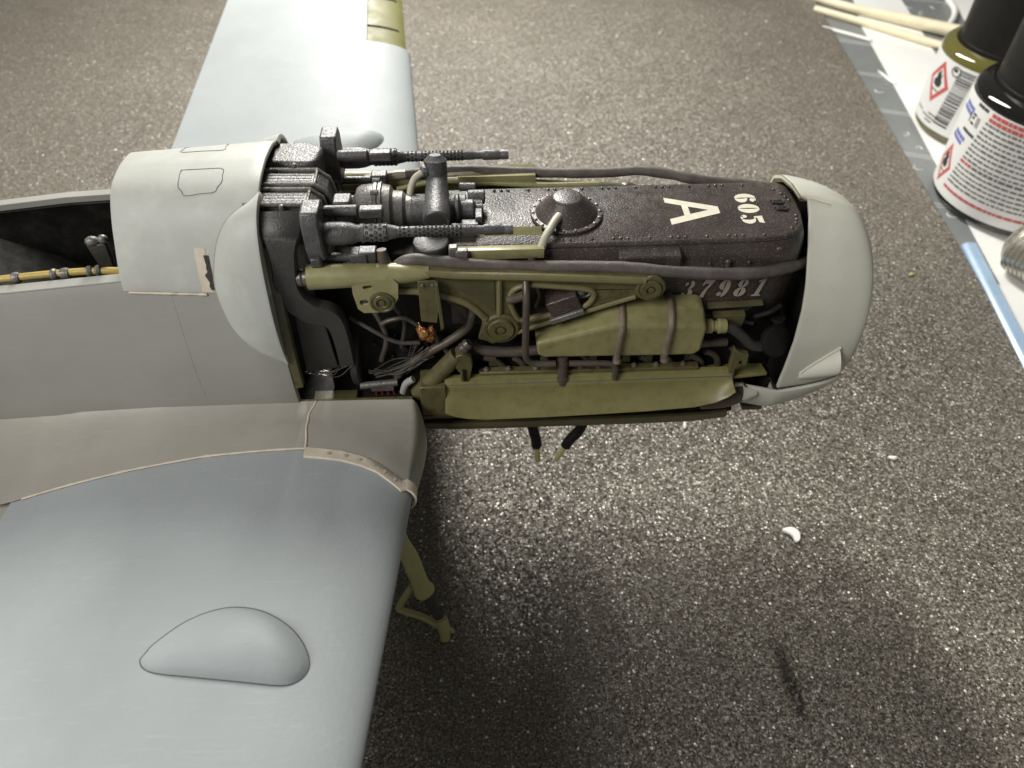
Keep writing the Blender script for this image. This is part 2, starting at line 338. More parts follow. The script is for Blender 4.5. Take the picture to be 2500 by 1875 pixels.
tag(B().plate_z([(21.3, 25.9), (21.42, 25.7), (21.75, 24.5), (21.6, 24.2), (21.4, 24.8)], -7.16, -7.1).make('plastic_sliver', M['plasticwhite'], bevel=.02), 'white plastic sliver at the left edge of the paper strip', 'scrap')
bs = B()
a, b_ = Vector((19.02, 10.3)), Vector((17.55, .4)); d = (b_-a).normalized(); n = Vector((-d.y, d.x))
bs.prism([(-.26, 0), (-.26, .14), (-.12, .26), (.26, .26), (.26, 0)], lambda u, h: (*(a+n*u), -7.14+h), lambda u, h: (*(b_+n*u), -7.14+h))
tag(bs.make('plastic_strip', M['bluep'], bevel=.04), 'pale blue glossy plastic strip along the edge of the speckled sheet', 'plastic strip')
kn = thing('knurled_knob', (20.3, 7.8, -7.17), 'ridged silver metal knob below the large paint bottle', 'knob')
ax = Vector((.45, -1, 0)).normalized(); k = B(); pr = [(0, .5), (.08, .8), (.3, 1.0)]
for i in range(22): pr += [(.34+i*.19, 1.07), (.44+i*.19, 1.07), (.47+i*.19, 1.02), (.51+i*.19, 1.02)]
k.lathe(pr, (20.0, 9.3, -6.09), ax, 40); k.make('grip', M['knurl'], kn)
B().lathe([(-.12, .3), (-.05, .62), (.1, .72)], (20.0, 9.3, -6.09), ax, 24).make('end_cap', M['knurl'], kn)
tag(B().box((18.6, 11.5, -7.12), (.12, 1.0, .1), RZ(4)).make('scrap', M['orange'], bevel=.02), 'orange sliver at the sheet edge left of the large bottle', 'scrap')
tag(B().box((18.05, 5.4, -7.1), (.1, .8, .1), RZ(-2)).make('scrap', M['orange'], bevel=.02), 'orange sliver tucked under the blue strip', 'scrap')
def crumb(x, y, r, m, label, sq=(1, .7, .5), seed=0):
    b = B().ball((x, y, GZ+r*sq[2]*.8), r, sq, 12)
    b.v = [tuple(Vector(p)+Vector((noise.noise(Vector(p)*3.1+Vector((seed, 0, 0))), noise.noise(Vector(p)*3.3+Vector((0, seed, 5))), 0))*r*.55) for p in b.v]
    tag(b.make('plastic_crumb', m), label, 'crumb', 'crumbs on the speckled sheet')
bean = smoothpts([(7.93, -2.38, 0), (8.06, -2.34, 0), (8.20, -2.36, 0), (8.31, -2.48, 0), (8.32, -2.66, 0), (8.25, -2.80, 0), (8.16, -2.78, 0), (8.14, -2.62, 0), (8.06, -2.50, 0)], 3, True)
tag(B().prism([(p.x, p.y) for p in bean], lambda x, y: (x, y, GZ+.01+.25*(x-7.93)), lambda x, y: (x, y, GZ+.09+.25*(x-7.93))).make('plastic_crumb', M['plasticwhite'], bevel=.02), 'largest white curled flake on the open sheet right of the nose', 'crumb', 'crumbs on the speckled sheet')
crumb(11.95, 0, .12, M['plasticwhite'], 'small white crumb nearer the right edge of the sheet', (1.3, .6, .4), 2)
crumb(16.0, 8.5, .11, M['leggreen'], 'tiny yellow crumb left of the blue strip', seed=3)
crumb(6.02, 1.5, .11, M['plasticwhite'], 'thin white shaving just below the nose of the plane', (.5, 1.6, .4), 4)
crumb(8.35, -3.5, .06, M['plasticwhite'], 'smallest pale grain just below the largest white crumb', seed=6)

fk = B(); rnd = random.Random(21)
for i in range(170):
    x, y = rnd.uniform(-14, 18), rnd.uniform(-10, 34)
    r = rnd.uniform(.018, .045)*(1+max(0, y)*.02); a = rnd.uniform(0, 6.28)
    fk.prism([(x+r*rnd.uniform(.7, 1.3)*math.cos(a+q), y+r*rnd.uniform(.5, 1.1)*math.sin(a+q)) for q in (0, 1.2, 2.5, 3.8, 5.1)], lambda u, v: (u, v, GZ+.002), lambda u, v: (u, v, GZ+.02))
fk = fk.make('dust_flecks', M['paper'], None, smooth=False); fk['kind'] = 'stuff'
# ---------------------------------------------------------------- paint bottles
def arc_patch(bd, cx, cy, R, a0, a1, z0, z1, th=.006, n=8):
    rows = [[(cx+(R+q)*math.cos(math.radians(a0+(a1-a0)*i/n)), cy+(R+q)*math.sin(math.radians(a0+(a1-a0)*i/n)), z) for i in range(n+1)] for z, q in ((z0, 0), (z0, th), (z1, th), (z1, 0))]
    bd.grid(rows)
def wrap_poly(bd, cx, cy, R, pts, holes=(), th=.006):
    f = lambda q: (lambda a, z: (cx+(R+q)*math.cos(math.radians(a)), cy+(R+q)*math.sin(math.radians(a)), z))
    bd.prism(pts, f(0), f(th), holes)
def bottle(cx, cy, R, h_lab, h_neck, capR, capH, liquid, label):
    z0 = -7.17
    t = thing('paint_bottle', (cx, cy, z0), label, 'paint bottle', 'paint bottles at the edge of the mat')
    g = B().lathe([(0, R*.8), (.06, R*.93), (.2, R*.99), (.34, R), (h_lab, R), (h_lab+.2, R*.985), (h_lab+.36, R*.93), (h_lab+.46, R*.84), (h_neck-.02, R*.80), (h_neck+.1, R*.74)], (cx, cy, z0), (0, 0, 1), 72)
    g.make('glass_body', liquid, t)
    c = B()
    n = 120; rows = []
    for zz, rr in ((h_neck+.02, capR*.97), (h_neck, capR), (h_neck+.10, capR*1.0), (h_neck+.2, capR), (h_neck+.22, capR*.985), (h_neck+.3, capR*.985), (h_neck+capH-.15, capR*.975), (h_neck+capH, capR*.92), (h_neck+capH, capR*.05)):
        rows.append([(cx+(rr+(.018 if (k % 2 and h_neck+.25 < zz < h_neck+capH-.1) else 0))*math.cos(2*math.pi*k/n), cy+(rr+(.018 if (k % 2 and h_neck+.25 < zz < h_neck+capH-.1) else 0))*math.sin(2*math.pi*k/n), z0+zz) for k in range(n)])
    c.grid(rows, True); c.make('cap', M['cap'], t)
    lb = B(); q = .01; n = 72
    rows = [[(cx+r*math.cos(2*math.pi*k/n), cy+r*math.sin(2*math.pi*k/n), z0+z) for k in range(n)] for z, r in ((.42, R+.001), (.42, R+q), (h_lab-.02, R+q), (h_lab-.02, R+.001))]
    lb.grid(rows, True); return t, lb.make('label', M['label'], t), z0
def diamond(t, cx, cy, R, z0, a, z, w, h):
    bd = B(); s = .70
    C4 = [(-w, 0), (0, -h), (w, 0), (0, h), (-w, 0)]
    for (u0, v0), (u1, v1) in zip(C4, C4[1:]):
        rows = []
        for k in range(9):
            q = k/8; u, v = u0+(u1-u0)*q, v0+(v1-v0)*q
            f_ = lambda uu, vv, dr: (cx+(R+dr)*math.cos(math.radians(a+uu)), cy+(R+dr)*math.sin(math.radians(a+uu)), z0+z+vv)
            rows.append([f_(u, v, 0), f_(u, v, .008), f_(u*s, v*s, .008), f_(u*s, v*s, 0)])
        bd.grid(rows)
    bd.make('hazard_diamond', M['redink'], t, smooth=False)
    f = B(); fl = [(-.30, -.22), (-.36, .0), (-.18, .1), (-.22, .28), (.0, .5), (.04, .22), (.16, .34), (.22, .08), (.34, .02), (.28, -.2), (.05, -.28)]
    wrap_poly(f, cx, cy, R, [(a+u*w, z0+z+.06+v*h) for u, v in fl], th=.03); arc_patch(f, cx, cy, R, a-.38*w, a+.34*w, z0+z-.42*h, z0+z-.36*h); f.make('flame_mark', M['ink'], t, smooth=False)
cx, cy, R = 22.4, 13.55, 3.2
t, lab, z0 = bottle(cx, cy, R, 4.45, 4.85, 2.6, 3.3, M['liquid2'], 'large paint bottle with black paint, black cap and label of red and grey lines')
Rl = R+.012; rnd = random.Random(3)
diamond(lab, cx, cy, Rl, z0, 168, 1.5, 10.5, .85)
tx = B(); rd = B()
for i in range(15):
    z = 3.86-i*.195; a = -168.5-i*.75; end = -96
    (tgt, red) = (rd, True) if i == 9 else (tx, False)
    while a < end:
        wl = rnd.uniform(1.5, 5.5)
        if red and a > -163: tgt = tx
        rows_th = rnd.uniform(.07, .10) if not red else .12
        arc_patch(tgt, cx, cy, Rl, a, min(a+wl, end), z0+z, z0+z+rows_th, n=3); a += wl+rnd.uniform(.55, 1.0)
for z, a in ((4.22, -166), (4.02, -167)):
    while a < -96:
        wl = rnd.uniform(2.5, 6); arc_patch(rd, cx, cy, Rl, a, a+wl, z0+z, z0+z+.145, n=3); a += wl+.5
a = 179
a = -180.5
while a < -96:
    wl = rnd.uniform(2, 6); arc_patch(rd, cx, cy, Rl, a, a+wl, z0+.80, z0+.92, n=3); a += wl+.5
tx.make('text_line', M['greyink'], lab, smooth=False); rd.make('red_text_line', M['redink'], lab, smooth=False)
bl = B(); bk = B()
for z, a0, a1 in ((2.55, 160, 178), (2.75, 162, 180), (3.7, 158, 176), (3.9, 160, 176)): 
    a = a0
    while a < a1:
        wl = rnd.uniform(2, 5); arc_patch(bl, cx, cy, Rl, a, min(a+wl, a1), z0+z, z0+z+.15, n=3); a += wl+.5
for z, a0, a1, h in ((3.1, 172, 187, .12), (4.25, 178, 190, .12)):
    a = a0
    while a < a1:
        wl = rnd.uniform(1, 2.5); arc_patch(bk, cx, cy, Rl, a, min(a+wl, a1), z0+z, z0+z+h, n=2); a += wl+.4
bl.make('blue_text_line', M['blueink'], lab, smooth=False)
for a, zz, ww, hh in ((174, 3.5, 1.2, .42), (177, 3.5, 4.0, .09), (177, 3.7, 3.0, .09), (177, 3.84, 4.0, .09), (183, 3.5, .9, .40), (185, 3.5, .9, .40)):
    arc_patch(bk, cx, cy, Rl, a, a+ww, z0+zz, z0+zz+hh, n=2)
bk.make('black_text_line', M['ink'], lab, smooth=False)
cx, cy, R = 23.9, 19.75, 2.95
t, lab, z0 = bottle(cx, cy, R, 3.5, 3.9, 2.38, 4.2, M['liquid1'], 'smaller paint bottle with olive paint and a barcode label behind the large bottle')
Rl = R+.012
diamond(lab, cx, cy, Rl, z0, -178, 2.35, 15.5, .95)
bc = B(); z = .75
while z < 3.35:
    h = rnd.choice((.025, .04, .06, .08)); arc_patch(bc, cx, cy, Rl, -158-2.4*(3.35-z), -143-2.4*(3.35-z), z0+z, z0+z+h, n=5); z += h+rnd.choice((.03, .045, .07))
bc.make('barcode', M['ink'], lab, smooth=False)
rc = B(); rc.tube([(cx+(Rl+.01)*math.cos(math.radians(-161.8+4.6*math.cos(q))), cy+(Rl+.01)*math.sin(math.radians(-161.8+4.6*math.cos(q))), z0+3.17+.2*math.sin(q)) for q in [i*math.pi/8 for i in range(17)]], .022, 6, 1)
arc_patch(rc, cx, cy, Rl, -164.5, -160.5, z0+3.14, z0+3.28); rc.make('round_mark', M['ink'], lab)
gt = B()
for z, a0, a1 in ((.95, 186, 200), (.78, 178, 196), (.62, 184, 194), (.85, 164, 176)): arc_patch(gt, cx, cy, Rl, a0, a1, z0+z, z0+z+.07)
gt.make('text_line', M['greyink'], lab, smooth=False)

# ================================================================ THE MODEL PLANE
A = thing('model_airplane', (0, 0, GZ), 'grey unpainted model fighter plane with its engine and guns exposed', 'model plane')

def chord_z(Y): return -1.45+(Y-8)*.13
def wLE(Y): return -1.28-.083*Y
def wTE(Y): return -9.95+.02*Y
def foil(t):                 # half thickness and camber of the section, t = 0 at the leading edge
    th = 5*.125*(.2969*math.sqrt(t)-.126*t-.3516*t*t+.2843*t**3-.1015*t**4)
    return th, .018*(1-((t-.4)/(.4 if t < .4 else .6))**2)
def wz(x, Y, top=True):
    c = wLE(Y)-wTE(Y); t = min(max((wLE(Y)-x)/c, 0), 1); th, cm_ = foil(t)
    return chord_z(Y)+(cm_+th if top else cm_-th)*c
N_ = 34
TS = [.5*(1-math.cos(math.pi*i/N_)) for i in range(N_+1)]
def section(Y, s, t0=0.0, t1=1.0, shrink=0.0):
    c = wLE(Y)-wTE(Y); pts = []
    ts = [t0+(t1-t0)*t for t in TS]
    for t in reversed(ts):
        th, cm_ = foil(t); pts.append((wLE(Y)-t*c-(shrink*.8 if t < .01 else 0), s*Y, chord_z(Y)+(cm_+th)*c-shrink))
    for t in ts[1:] if t0 == 0 else ts:
        th, cm_ = foil(t); pts.append((wLE(Y)-t*c, s*Y, chord_z(Y)+(cm_-th)*c+shrink))
    return pts
OUT = [(-5.74, 8.17), (-5.69, 8.03), (-5.60, 7.87), (-5.22, 7.51), (-4.79, 7.31), (-4.39, 7.26), (-3.93, 7.36), (-3.49, 7.62), (-3.21, 7.91), (-3.05, 8.21), (-3.03, 8.43), (-3.15, 8.61), (-3.40, 8.69), (-4.05, 8.62), (-4.82, 8.51), (-5.37, 8.42), (-5.62, 8.32)]
for s in (-1, 1):
    wg = B(); rows = []
    for Y in [2.9, 3.2, 3.6, 4, 5, 6.5, 8, 9.5, 11, 12.5, 13.6]: rows.append(section(Y, s))
    wg.grid(rows)
    # rounded corner where the slat bay begins, then the wing behind the slat
    rows = [section(13.6, s)]
    wg.grid([section(13.6, s), section(13.75, s), section(13.9, s)])
    rows = [section(Y, s, .205, 1.0) for Y in (13.9, 15, 16.5, 18, 20)]
    wg.grid(rows, True)
    wg.add(section(13.9, s), [tuple(range(len(section(13.9, s))))])
    wing = wg.make('wing', M['wing'], A)
    wing['label'] = 'near wing with a large teardrop bulge' if s < 0 else 'far wing with an open slat bay'
    sb = B(); sb.grid([section(Y, s, 0.02, .21, .10) for Y in (13.905, 15, 16.5, 18, 20)], True)
    slat = sb.make('slat_bay', M['slat'], wing)
    for Y in (15.1, 17.2):
        rb = B(); pts = [Vector((x, s*Y, wz(x, Y)-.085)) for x in (wLE(Y)-.35, wLE(Y)-.7, wLE(Y)-1.1, wLE(Y)-1.5)]
        rb.tube(pts, .035, 6); rb.make('slat_rib', M['seam'], wing)
    # teardrop bulge over the wheel
    ctr = Vector((-4.15, 7.98)); ring = smoothpts([(x, y, 0) for x, y in OUT], 4, True)
    bd = B(); rows = []; ridge0, ridge1 = Vector((-5.0, 8.12)), Vector((-3.75, 8.08)); K = 14
    for i in range(K+1):
        r = 1-i/K; row = []
        for p in ring:
            p2 = Vector((p.x, p.y)); tt = max(0, min(1, (p2-ridge0).dot(ridge1-ridge0)/(ridge1-ridge0).length_squared)); q = ridge0+(ridge1-ridge0)*tt
            P_ = q+(p2-q)*r; hh = .28*(1-r**2.0)**.75*(.55+.45*min(1, max(0, (P_.x+5.9)/1.9)))
            row.append((P_.x, s*P_.y, wz(P_.x, P_.y)+hh-.004))
        rows.append(row)
    bd.grid(rows, True)
    bd.make('wheel_bulge', M['wing'], wing, fix=True, angle=80)
    B().tube([(p.x, s*p.y, wz(p.x, p.y)+.002) for p in ring+[ring[0]]], .009, 6, 1).make('bulge_seam', M['seam'], wing)

# fuselage hull: (y, z) control points from the crown round to the keel
HX = {
 -4.2: [(0, 3.33), (.75, 3.24), (1.30, 2.92), (1.62, 2.35), (1.82, 1.6), (2.0, .7), (2.1, -.3), (2.1, -1.42), (1.85, -2.2), (1.1, -2.8), (0, -2.95)],
 -7.0: [(0, 3.24), (.6, 3.16), (1.0, 2.85), (1.36, 2.35), (1.70, 1.72), (1.92, .7), (2.08, -.3), (2.08, -1.5), (1.8, -2.3), (1.1, -2.85), (0, -3.0)],
 -9.3: [(0, 3.0), (.6, 2.9), (1.1, 2.5), (1.48, 2.1), (1.77, 1.56), (1.97, .6), (2.05, -.3), (2.02, -1.75), (1.7, -2.45), (1.05, -2.85), (0, -3.0)],
 -12.5: [(0, 3.0), (.6, 2.9), (1.1, 2.5), (1.4, 2.0), (1.62, 1.3), (1.85, .5), (1.9, -.4), (1.75, -1.7), (1.5, -2.3), (.9, -2.6), (0, -2.7)],
 -19: [(0, 2.6), (.5, 2.5), (.8, 2.1), (1.0, 1.7), (1.1, 1.1), (1.2, .4), (1.2, -.3), (1.1, -1.1), (.9, -1.5), (.5, -1.75), (0, -1.8)]}
HK = sorted(HX)
HS = {k: smoothpts([(y, z, 0) for y, z in HX[k]], 5) for k in HK}; HN = len(HS[-4.2])-1
def hull(x, t):              # t in 0..1 from crown to keel, starboard side positive
    f = t*HN; i = min(int(f), HN-1); f -= i
    k = 0
    while k < len(HK)-2 and x > HK[k+1]: k += 1
    u = (x-HK[k])/(HK[k+1]-HK[k])
    p = HS[HK[k]][i].lerp(HS[HK[k]][i+1], f); q = HS[HK[k+1]][i].lerp(HS[HK[k+1]][i+1], f)
    r = p.lerp(q, u); return r.x, r.y
def H(x, t, s=1, off=0.0):
    y, z = hull(x, t); y1, z1 = hull(x, min(1, t+.004)); y0, z0_ = hull(x, max(0, t-.004))
    n = Vector((-(z1-z0_), (y1-y0))); n.normalize()
    if n.x < 0 and t > .05: n = -n
    if t <= .05 and n.y < 0: n = -n
    return Vector((x, s*(y+n.x*off), z+n.y*off))
TSILL = .40
fb = B(); rows = []
for x in [-19, -17, -15, -13.5, -12.5, -11.5, -10.5, -9.3, -8.5, -7.7, -7.0, -6.3, -5.6, -4.9, -4.2]:
    tt = [TSILL+(1-TSILL)*i/22 for i in range(23)]
    rows.append([H(x, t, -1) for t in tt]+[H(x, t, 1) for t in reversed(tt[:-1])])
fb.grid(rows)
fus = fb.make('fuselage', M['fus'], A, solid=.17, bevel=.015, offset=1 if False else -1)
# make sure the shell thickens inwards
fus.data.flip_normals() if sum(p.normal.dot(Vector((0, p.center.y, 0))) for p in fus.data.polygons) < 0 else None
sl = B()
for s in (-1, 1):
    rows = []
    for x in [-19, -15, -12.5, -10.5, -9.3, -8.5, -7.7, -7.0, -6.0]:
        p = H(x, TSILL, s); rows.append([(x, p.y, p.z-.02), (x, p.y, p.z+.035), (x, p.y-s*.24, p.z+.045), (x, p.y-s*.24, p.z-.1)])
    sl.grid(rows)
sl.make('cockpit_sill', M['fus'], fus, bevel=.01)
pl = B().tube([H(-6.15, .42+.5*i/14, -1, -.002) for i in range(15)], .006, 5, 1); pl.make('panel_line', M['faint'], fus)
# frame behind the engine and the firewall
tt = [.30+.36*i/16 for i in range(17)]
for s in (-1, 1):
    fr = B(); fr.grid([[H(-4.19, t, s, -.02) for t in tt], [H(-4.02, t, s, -.05) for t in tt], [H(-4.02, t, s, -.22) for t in tt], [H(-4.19, t, s, -.24) for t in tt]])
    fr.make('firewall_frame', M['yg'], fus, bevel=.01)
pts = [H(-4.3, i/30, 1, -.10) for i in range(31)]+[H(-4.3, i/30, -1, -.10) for i in range(29, 0, -1)]
B().prism([(p.y, p.z) for p in pts], lambda y, z: (-4.34, y, z), lambda y, z: (-4.28, y, z)).make('firewall', M['dark'], fus)
pts = [H(-7.1, i/30, 1, -.15) for i in range(31)]+[H(-7.1, i/30, -1, -.15) for i in range(29, 0, -1)]
pts = [p for p in pts if p.z < 2.9]
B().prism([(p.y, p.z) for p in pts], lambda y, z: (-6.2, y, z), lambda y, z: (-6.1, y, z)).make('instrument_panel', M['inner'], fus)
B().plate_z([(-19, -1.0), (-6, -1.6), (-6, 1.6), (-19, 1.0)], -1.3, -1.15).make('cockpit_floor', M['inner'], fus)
lin = B(); rows = []
for x in [-19, -15, -12.5, -9.3, -7.0, -6.2]:
    tt = [.42+.4*i/12 for i in range(13)]; rows.append([H(x, t, 1, -.2) for t in tt])
lin.grid(rows)
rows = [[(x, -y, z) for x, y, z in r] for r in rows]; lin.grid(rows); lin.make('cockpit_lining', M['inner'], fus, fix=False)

# cockpit pieces
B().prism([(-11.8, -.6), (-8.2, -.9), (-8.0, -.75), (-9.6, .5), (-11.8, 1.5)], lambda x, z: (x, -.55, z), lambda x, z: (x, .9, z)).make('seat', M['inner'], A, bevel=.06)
cs = B(); cs.prism([(-.10, 0), (.10, 0), (.16, .95), (-.22, .95)], lambda x, z: (-7.62+x, -.95, 1.15+z*.98), lambda x, z: (-7.62+x, -.80, 1.15+z*.98))
st = cs.make('control_lever', M['duct'], A, bevel=.03)
B().ball((-7.72, -.88, 2.12), .12, (1.2, .9, .8), 12).ball((-7.5, -.88, 2.16), .10, (1, .9, .9), 12).make('lever_grip', M['steel'], st)
cp = B()
for y, z, r in ((-.75, .75, .1), (-.95, 1.0, .085)): cp.tube([(-7.7, y, z), (-7.3, y-.02, z+.15), (-6.8, y-.05, z+.25), (-6.2, y-.05, z+.2)], r, 10)
cp.tube([(-9.0, -.7, .85), (-8.5, -.75, 1.0), (-8.0, -.8, .95), (-7.7, -.8, .6)], .09, 10)
cp.make('cockpit_tube', M['inner'], A)
B().lathe([(0, .62), (.1, .7), (.25, .7), (.3, .55), (.42, .5)], (-7.55, -.7, .55), (-.25, -.35, .9), 28).make('trim_wheel', M['inner'], A)
kn_ = B()
for x, y, z in ((-7.15, -1.0, 1.6), (-6.95, -1.1, 1.55), (-6.9, -.95, 2.0), (-6.95, -.85, 1.9)): kn_.ball((x, y, z), .06, n=10)
kn_.make('switch_knob', M['steel'], A)
yl = B().tube([(-11, -1.42, 1.48), (-9.54, -1.38, 1.62), (-8.69, -1.33, 1.67), (-7.9, -1.30, 1.70), (-7.31, -1.28, 1.68), (-7.05, -1.26, 1.62)], lambda t: .075 if t < .93 else .075*(1.02-t)/.09, 12).make('yellow_hose', M['yellow'], A)
for x0, x1 in ((-9.30, -9.12), (-8.55, -8.40), (-8.36, -8.16), (-7.85, -7.72), (-7.68, -7.55)):
    ym = lambda x: -1.38+(x+9.54)*.047; zm = lambda x: 1.625+(x+9.54)*.043
    L_ = x1-x0; B().lathe([(0, .06), (.02, .10), (L_*.5, .118), (L_-.02, .10), (L_, .06)], (x0, ym(x0), zm(x0)), (1, .047, .043), 16).make('hose_collar', M['steel'], yl)

# gun cowl with its blisters
gc = B(); rows = []
TC = .42
for x in [-7.05, -6.6, -6.0, -5.4, -4.8, -4.5, -4.2]:
    tt = [TC*i/24 for i in range(25)]
    rows.append([H(x, t, -1, .02) for t in reversed(tt)]+[H(x, t, 1, .02) for t in tt[1:]])
gc.grid(rows); gcw = gc.make('gun_cowl', M['cowl'], A, solid=.10, bevel=.025, offset=-1)
if sum(p.normal.dot(Vector((0, p.center.y, p.center.z))) for p in gcw.data.polygons) < 0: gcw.data.flip_normals()
BL = [(-4.45, .17), (-4.80, .215), (-5.02, .27), (-5.16, .33), (-5.26, .40), (-5.22, .455), (-5.08, .51), (-4.76, .555), (-4.30, .585)]
tv = smoothpts([(a, b, 0) for a, b in BL], 5)
for s in (-1, 1):
    bl = B(); rows = []; n = len(tv)-1; rim = []
    for j, p in enumerate(tv):
        v = j/n; row = []; amp = .29*(1-abs(2*v-1)**2.6)
        tf = .13+(.595-.13)*v
        for i in range(17):
            u = i/16; x = p.x+(-4.185-p.x)*u; t = p.y+(tf-p.y)*u**1.3
            h = .024+amp*(1-(1-u)**2.4)**.75
            row.append(H(x, t, s, h))
        rows.append(row)
    bl.grid(rows)
    ob = bl.make('gun_blister', M['cowl'], gcw, fix=True, solid=.10, bevel=.02)
    if sum(p_.normal.dot(Vector((0, p_.center.y, 0))) for p_ in ob.data.polygons) < 0: ob.data.flip_normals()
    B().tube([H(p.x, p.y, s, .022) for p in tv], .014, 6, 1).make('blister_seam', M['fus'] if s > 0 else M['fillet'], gcw)
def on_top(x, y):            # point on the cowl crown
    lo, hi = 0, .42
    for _ in range(24):
        m_ = (lo+hi)/2
        if hull(x, m_)[0] < abs(y): lo = m_
        else: hi = m_
    return H(x, lo, -1 if y < 0 else 1, .024)
for pts in ([(-5.75, -.28), (-5.05, -.28), (-4.95, -.34), (-4.93, -.68), (-5.05, -.88), (-5.6, -.90), (-5.75, -.72), (-5.78, -.36), (-5.75, -.28)], [(-5.95, .42), (-5.97, .8), (-5.9, 1.0), (-5.25, 1.02), (-5.12, .8), (-5.12, .42), (-5.95, .42)]):
    q = []
    for a, b in zip(pts, pts[1:]): q += [tuple(Vector(a).lerp(Vector(b), k/4)) for k in range(4)]
    q = [(p.x, p.y) for p in smoothpts([(a, b, 0) for a, b in q[::2]], 4, True)]; q.append(q[0]); B().tube([on_top(*p)-Vector((0, 0, .002)) for p in q], .0065, 5, 1).make('hatch_line', M['seam'], gcw)
fp = B(); fp.grid([[H(x, t, -1, .028) for x in (-5.52+.12*0, -5.42, -5.31)] for t in (.30, .33, .36, .39, .415)])
fp.make('filler_patch', M['cream'], gcw, fix=False)
ch = B(); rnd = random.Random(5)
ch.grid([[H(-5.36+rnd.uniform(-.04, .03), t, -1, .034), H(-5.26, t, -1, .034)] for t in [.32+.009*i for i in range(11)]]); ch.make('chipped_paint', M['duct'], gcw, fix=False)
sm = B().tube([H(x, .422, -1, .012) for x in [-6.95+.1*i for i in range(16)]], lambda t: .026+.02*noise.noise(Vector((t*9, 7, 0))), 6, 1); sm.make('filler_seam', M['cream'], gcw)

# wing root fillet, near and far
def L1(x): return 2.10, lerp([(-11.2, -2.05), (-9.0, -1.55), (-7.2, -1.45), (-4.5, -1.45), (-1.6, -1.49)], x)
L2T = [(-10.2, 4.25), (-9.62, 4.15), (-8.69, 3.95), (-7.53, 3.75), (-5.91, 3.56), (-3.81, 3.48), (-2.9, 3.6), (-2.3, 3.85), (-1.8, 4.25), (-1.62, 4.42)]
def hull_y(x, z):
    best = min(range(40, 96), key=lambda i: abs(hull(x, i/100)[1]-z)); return hull(x, best/100)[0] if x < -4.2 else 2.10
def fil(x, v, s, lift=0.0):
    y1, z1 = L1(x); y1 = hull_y(x, z1)-.04; y2 = lerp(L2T, x); z2 = wz(x, y2)+.012
    if x > -1.6-.083*3: z2 = min(z2, chord_z(y2)+.0) if x > wLE(y2) else z2
    c = (y1+.32, z2-.16); a = (1-v)**2; b = 2*v*(1-v); d_ = v*v
    yy = a*y1+b*c[0]+d_*y2; zz = a*z1+b*c[1]+d_*z2
    if yy > 2.6 and wTE(yy) < x < wLE(yy)-.02: zz = max(zz, wz(x, yy)+.03)
    return Vector((x, s*yy, zz+lift))
FX = [-11.2+.2*i for i in range(34)]+[-4.4, -4.1, -3.6, -3.1, -2.7, -2.3, -2.0, -1.75]
for s in (-1, 1):
    fl = B(); fl.grid([[fil(x, v/12, s) for v in range(13)] for x in FX])
    # nose of the fillet wraps down round the leading edge
    rows = [[fil(-1.75, v/12, s) for v in range(13)]]
    for k in range(1, 9):
        a = k/8*math.pi*.55; row = []
        for v in range(13):
            p = fil(-1.75, v/12, s); q_ = v/12; w_ = .20+.16*math.sin(math.pi*q_)-.12*q_; row.append((p.x+math.sin(a)*w_, p.y+s*.05*math.sin(a)*q_, p.z-(1-math.cos(a))*(.75-.25*q_)))
        rows.append(row)
    fl.grid(rows)
    f_ = fl.make('wing_fillet', M['fillet'], A, angle=60)
    if s < 0:
        B().tube([fil(x, 1, s, .0) for x in [-9.62+.12*i for i in range(49)]], lambda t: .022+.020*max(0, noise.noise(Vector((t*16, 3, 1))))+.012*noise.noise(Vector((t*50, 1, 2))), 6, 1).make('filler_seam', M['cream'], f_)
        B().tube([(x+.03*noise.noise(Vector((v_*4, 0, 0))), p.y, p.z) for v_, x, p in [(v/14, -3.84-.10*math.sin(v/14*3), fil(-3.86, v/14, s, -.004)) for v in range(15)]], .024, 6, 1).make('filler_seam', M['cream'], f_)
        # cream riveted strip along the root, round the leading edge
        rows = []
        xs = [-3.86, -3.5, -3.1, -2.7, -2.35, -2.05, -1.85]
        for x in xs:
            y2 = lerp(L2T, x); rows.append([(x, -(y2-.03), wz(x, y2-.03)+.03), (x, -(y2-.02), wz(x, y2)+.05), (x, -(y2+.22), wz(x, y2+.22)+.045), (x, -(y2+.24), wz(x, y2+.24)+.0)])
        for k in range(1, 8):
            a = k/7*math.pi*.8; y2 = 4.12+.20*k/7; cxx = -1.85; zc = chord_z(y2+.1)
            zt = wz(-1.85, y2)-zc+.05
            for_ = []
            for dy, q in ((-.03, -.03), (-.02, 0), (.22, 0), (.24, -.04)):
                for_.append((cxx+math.sin(a)*(.30+q), -(y2+dy), zc+math.cos(a)*(zt+q)))
            rows.append(for_)
        stp = B(); stp.grid(rows); stp.make('root_strip', M['cream'], f_, angle=60)
        rv = B()
        for x in (-3.35, -3.0, -2.72, -2.44, -2.2, -1.99):
            y2 = lerp(L2T, x)+.1; rv.lathe([(0, .045), (.008, .045), (.012, .02)], (x, -y2, wz(x, y2)+.045), (0, .1, 1), 12)
        rv.make('rivet', M['fillet'], f_)
bfl = B().plate_z([(-4.3, -2.04), (-1.75, -2.04), (-1.75, 2.04), (-4.3, 2.04)], -1.95, -1.86); bfl.make('bay_floor', M['dark'], A, bevel=.02)
for s in (-1, 1):
    B().box((-2.95, s*2.02, -1.75), (2.5, .09, .56)).make('fillet_edge', M['yg'], A, bevel=.02)
B().box((-3.5, -1.7, -1.80), (1.0, .45, .14)).make('bay_step', M['ygdark'], A, bevel=.03)
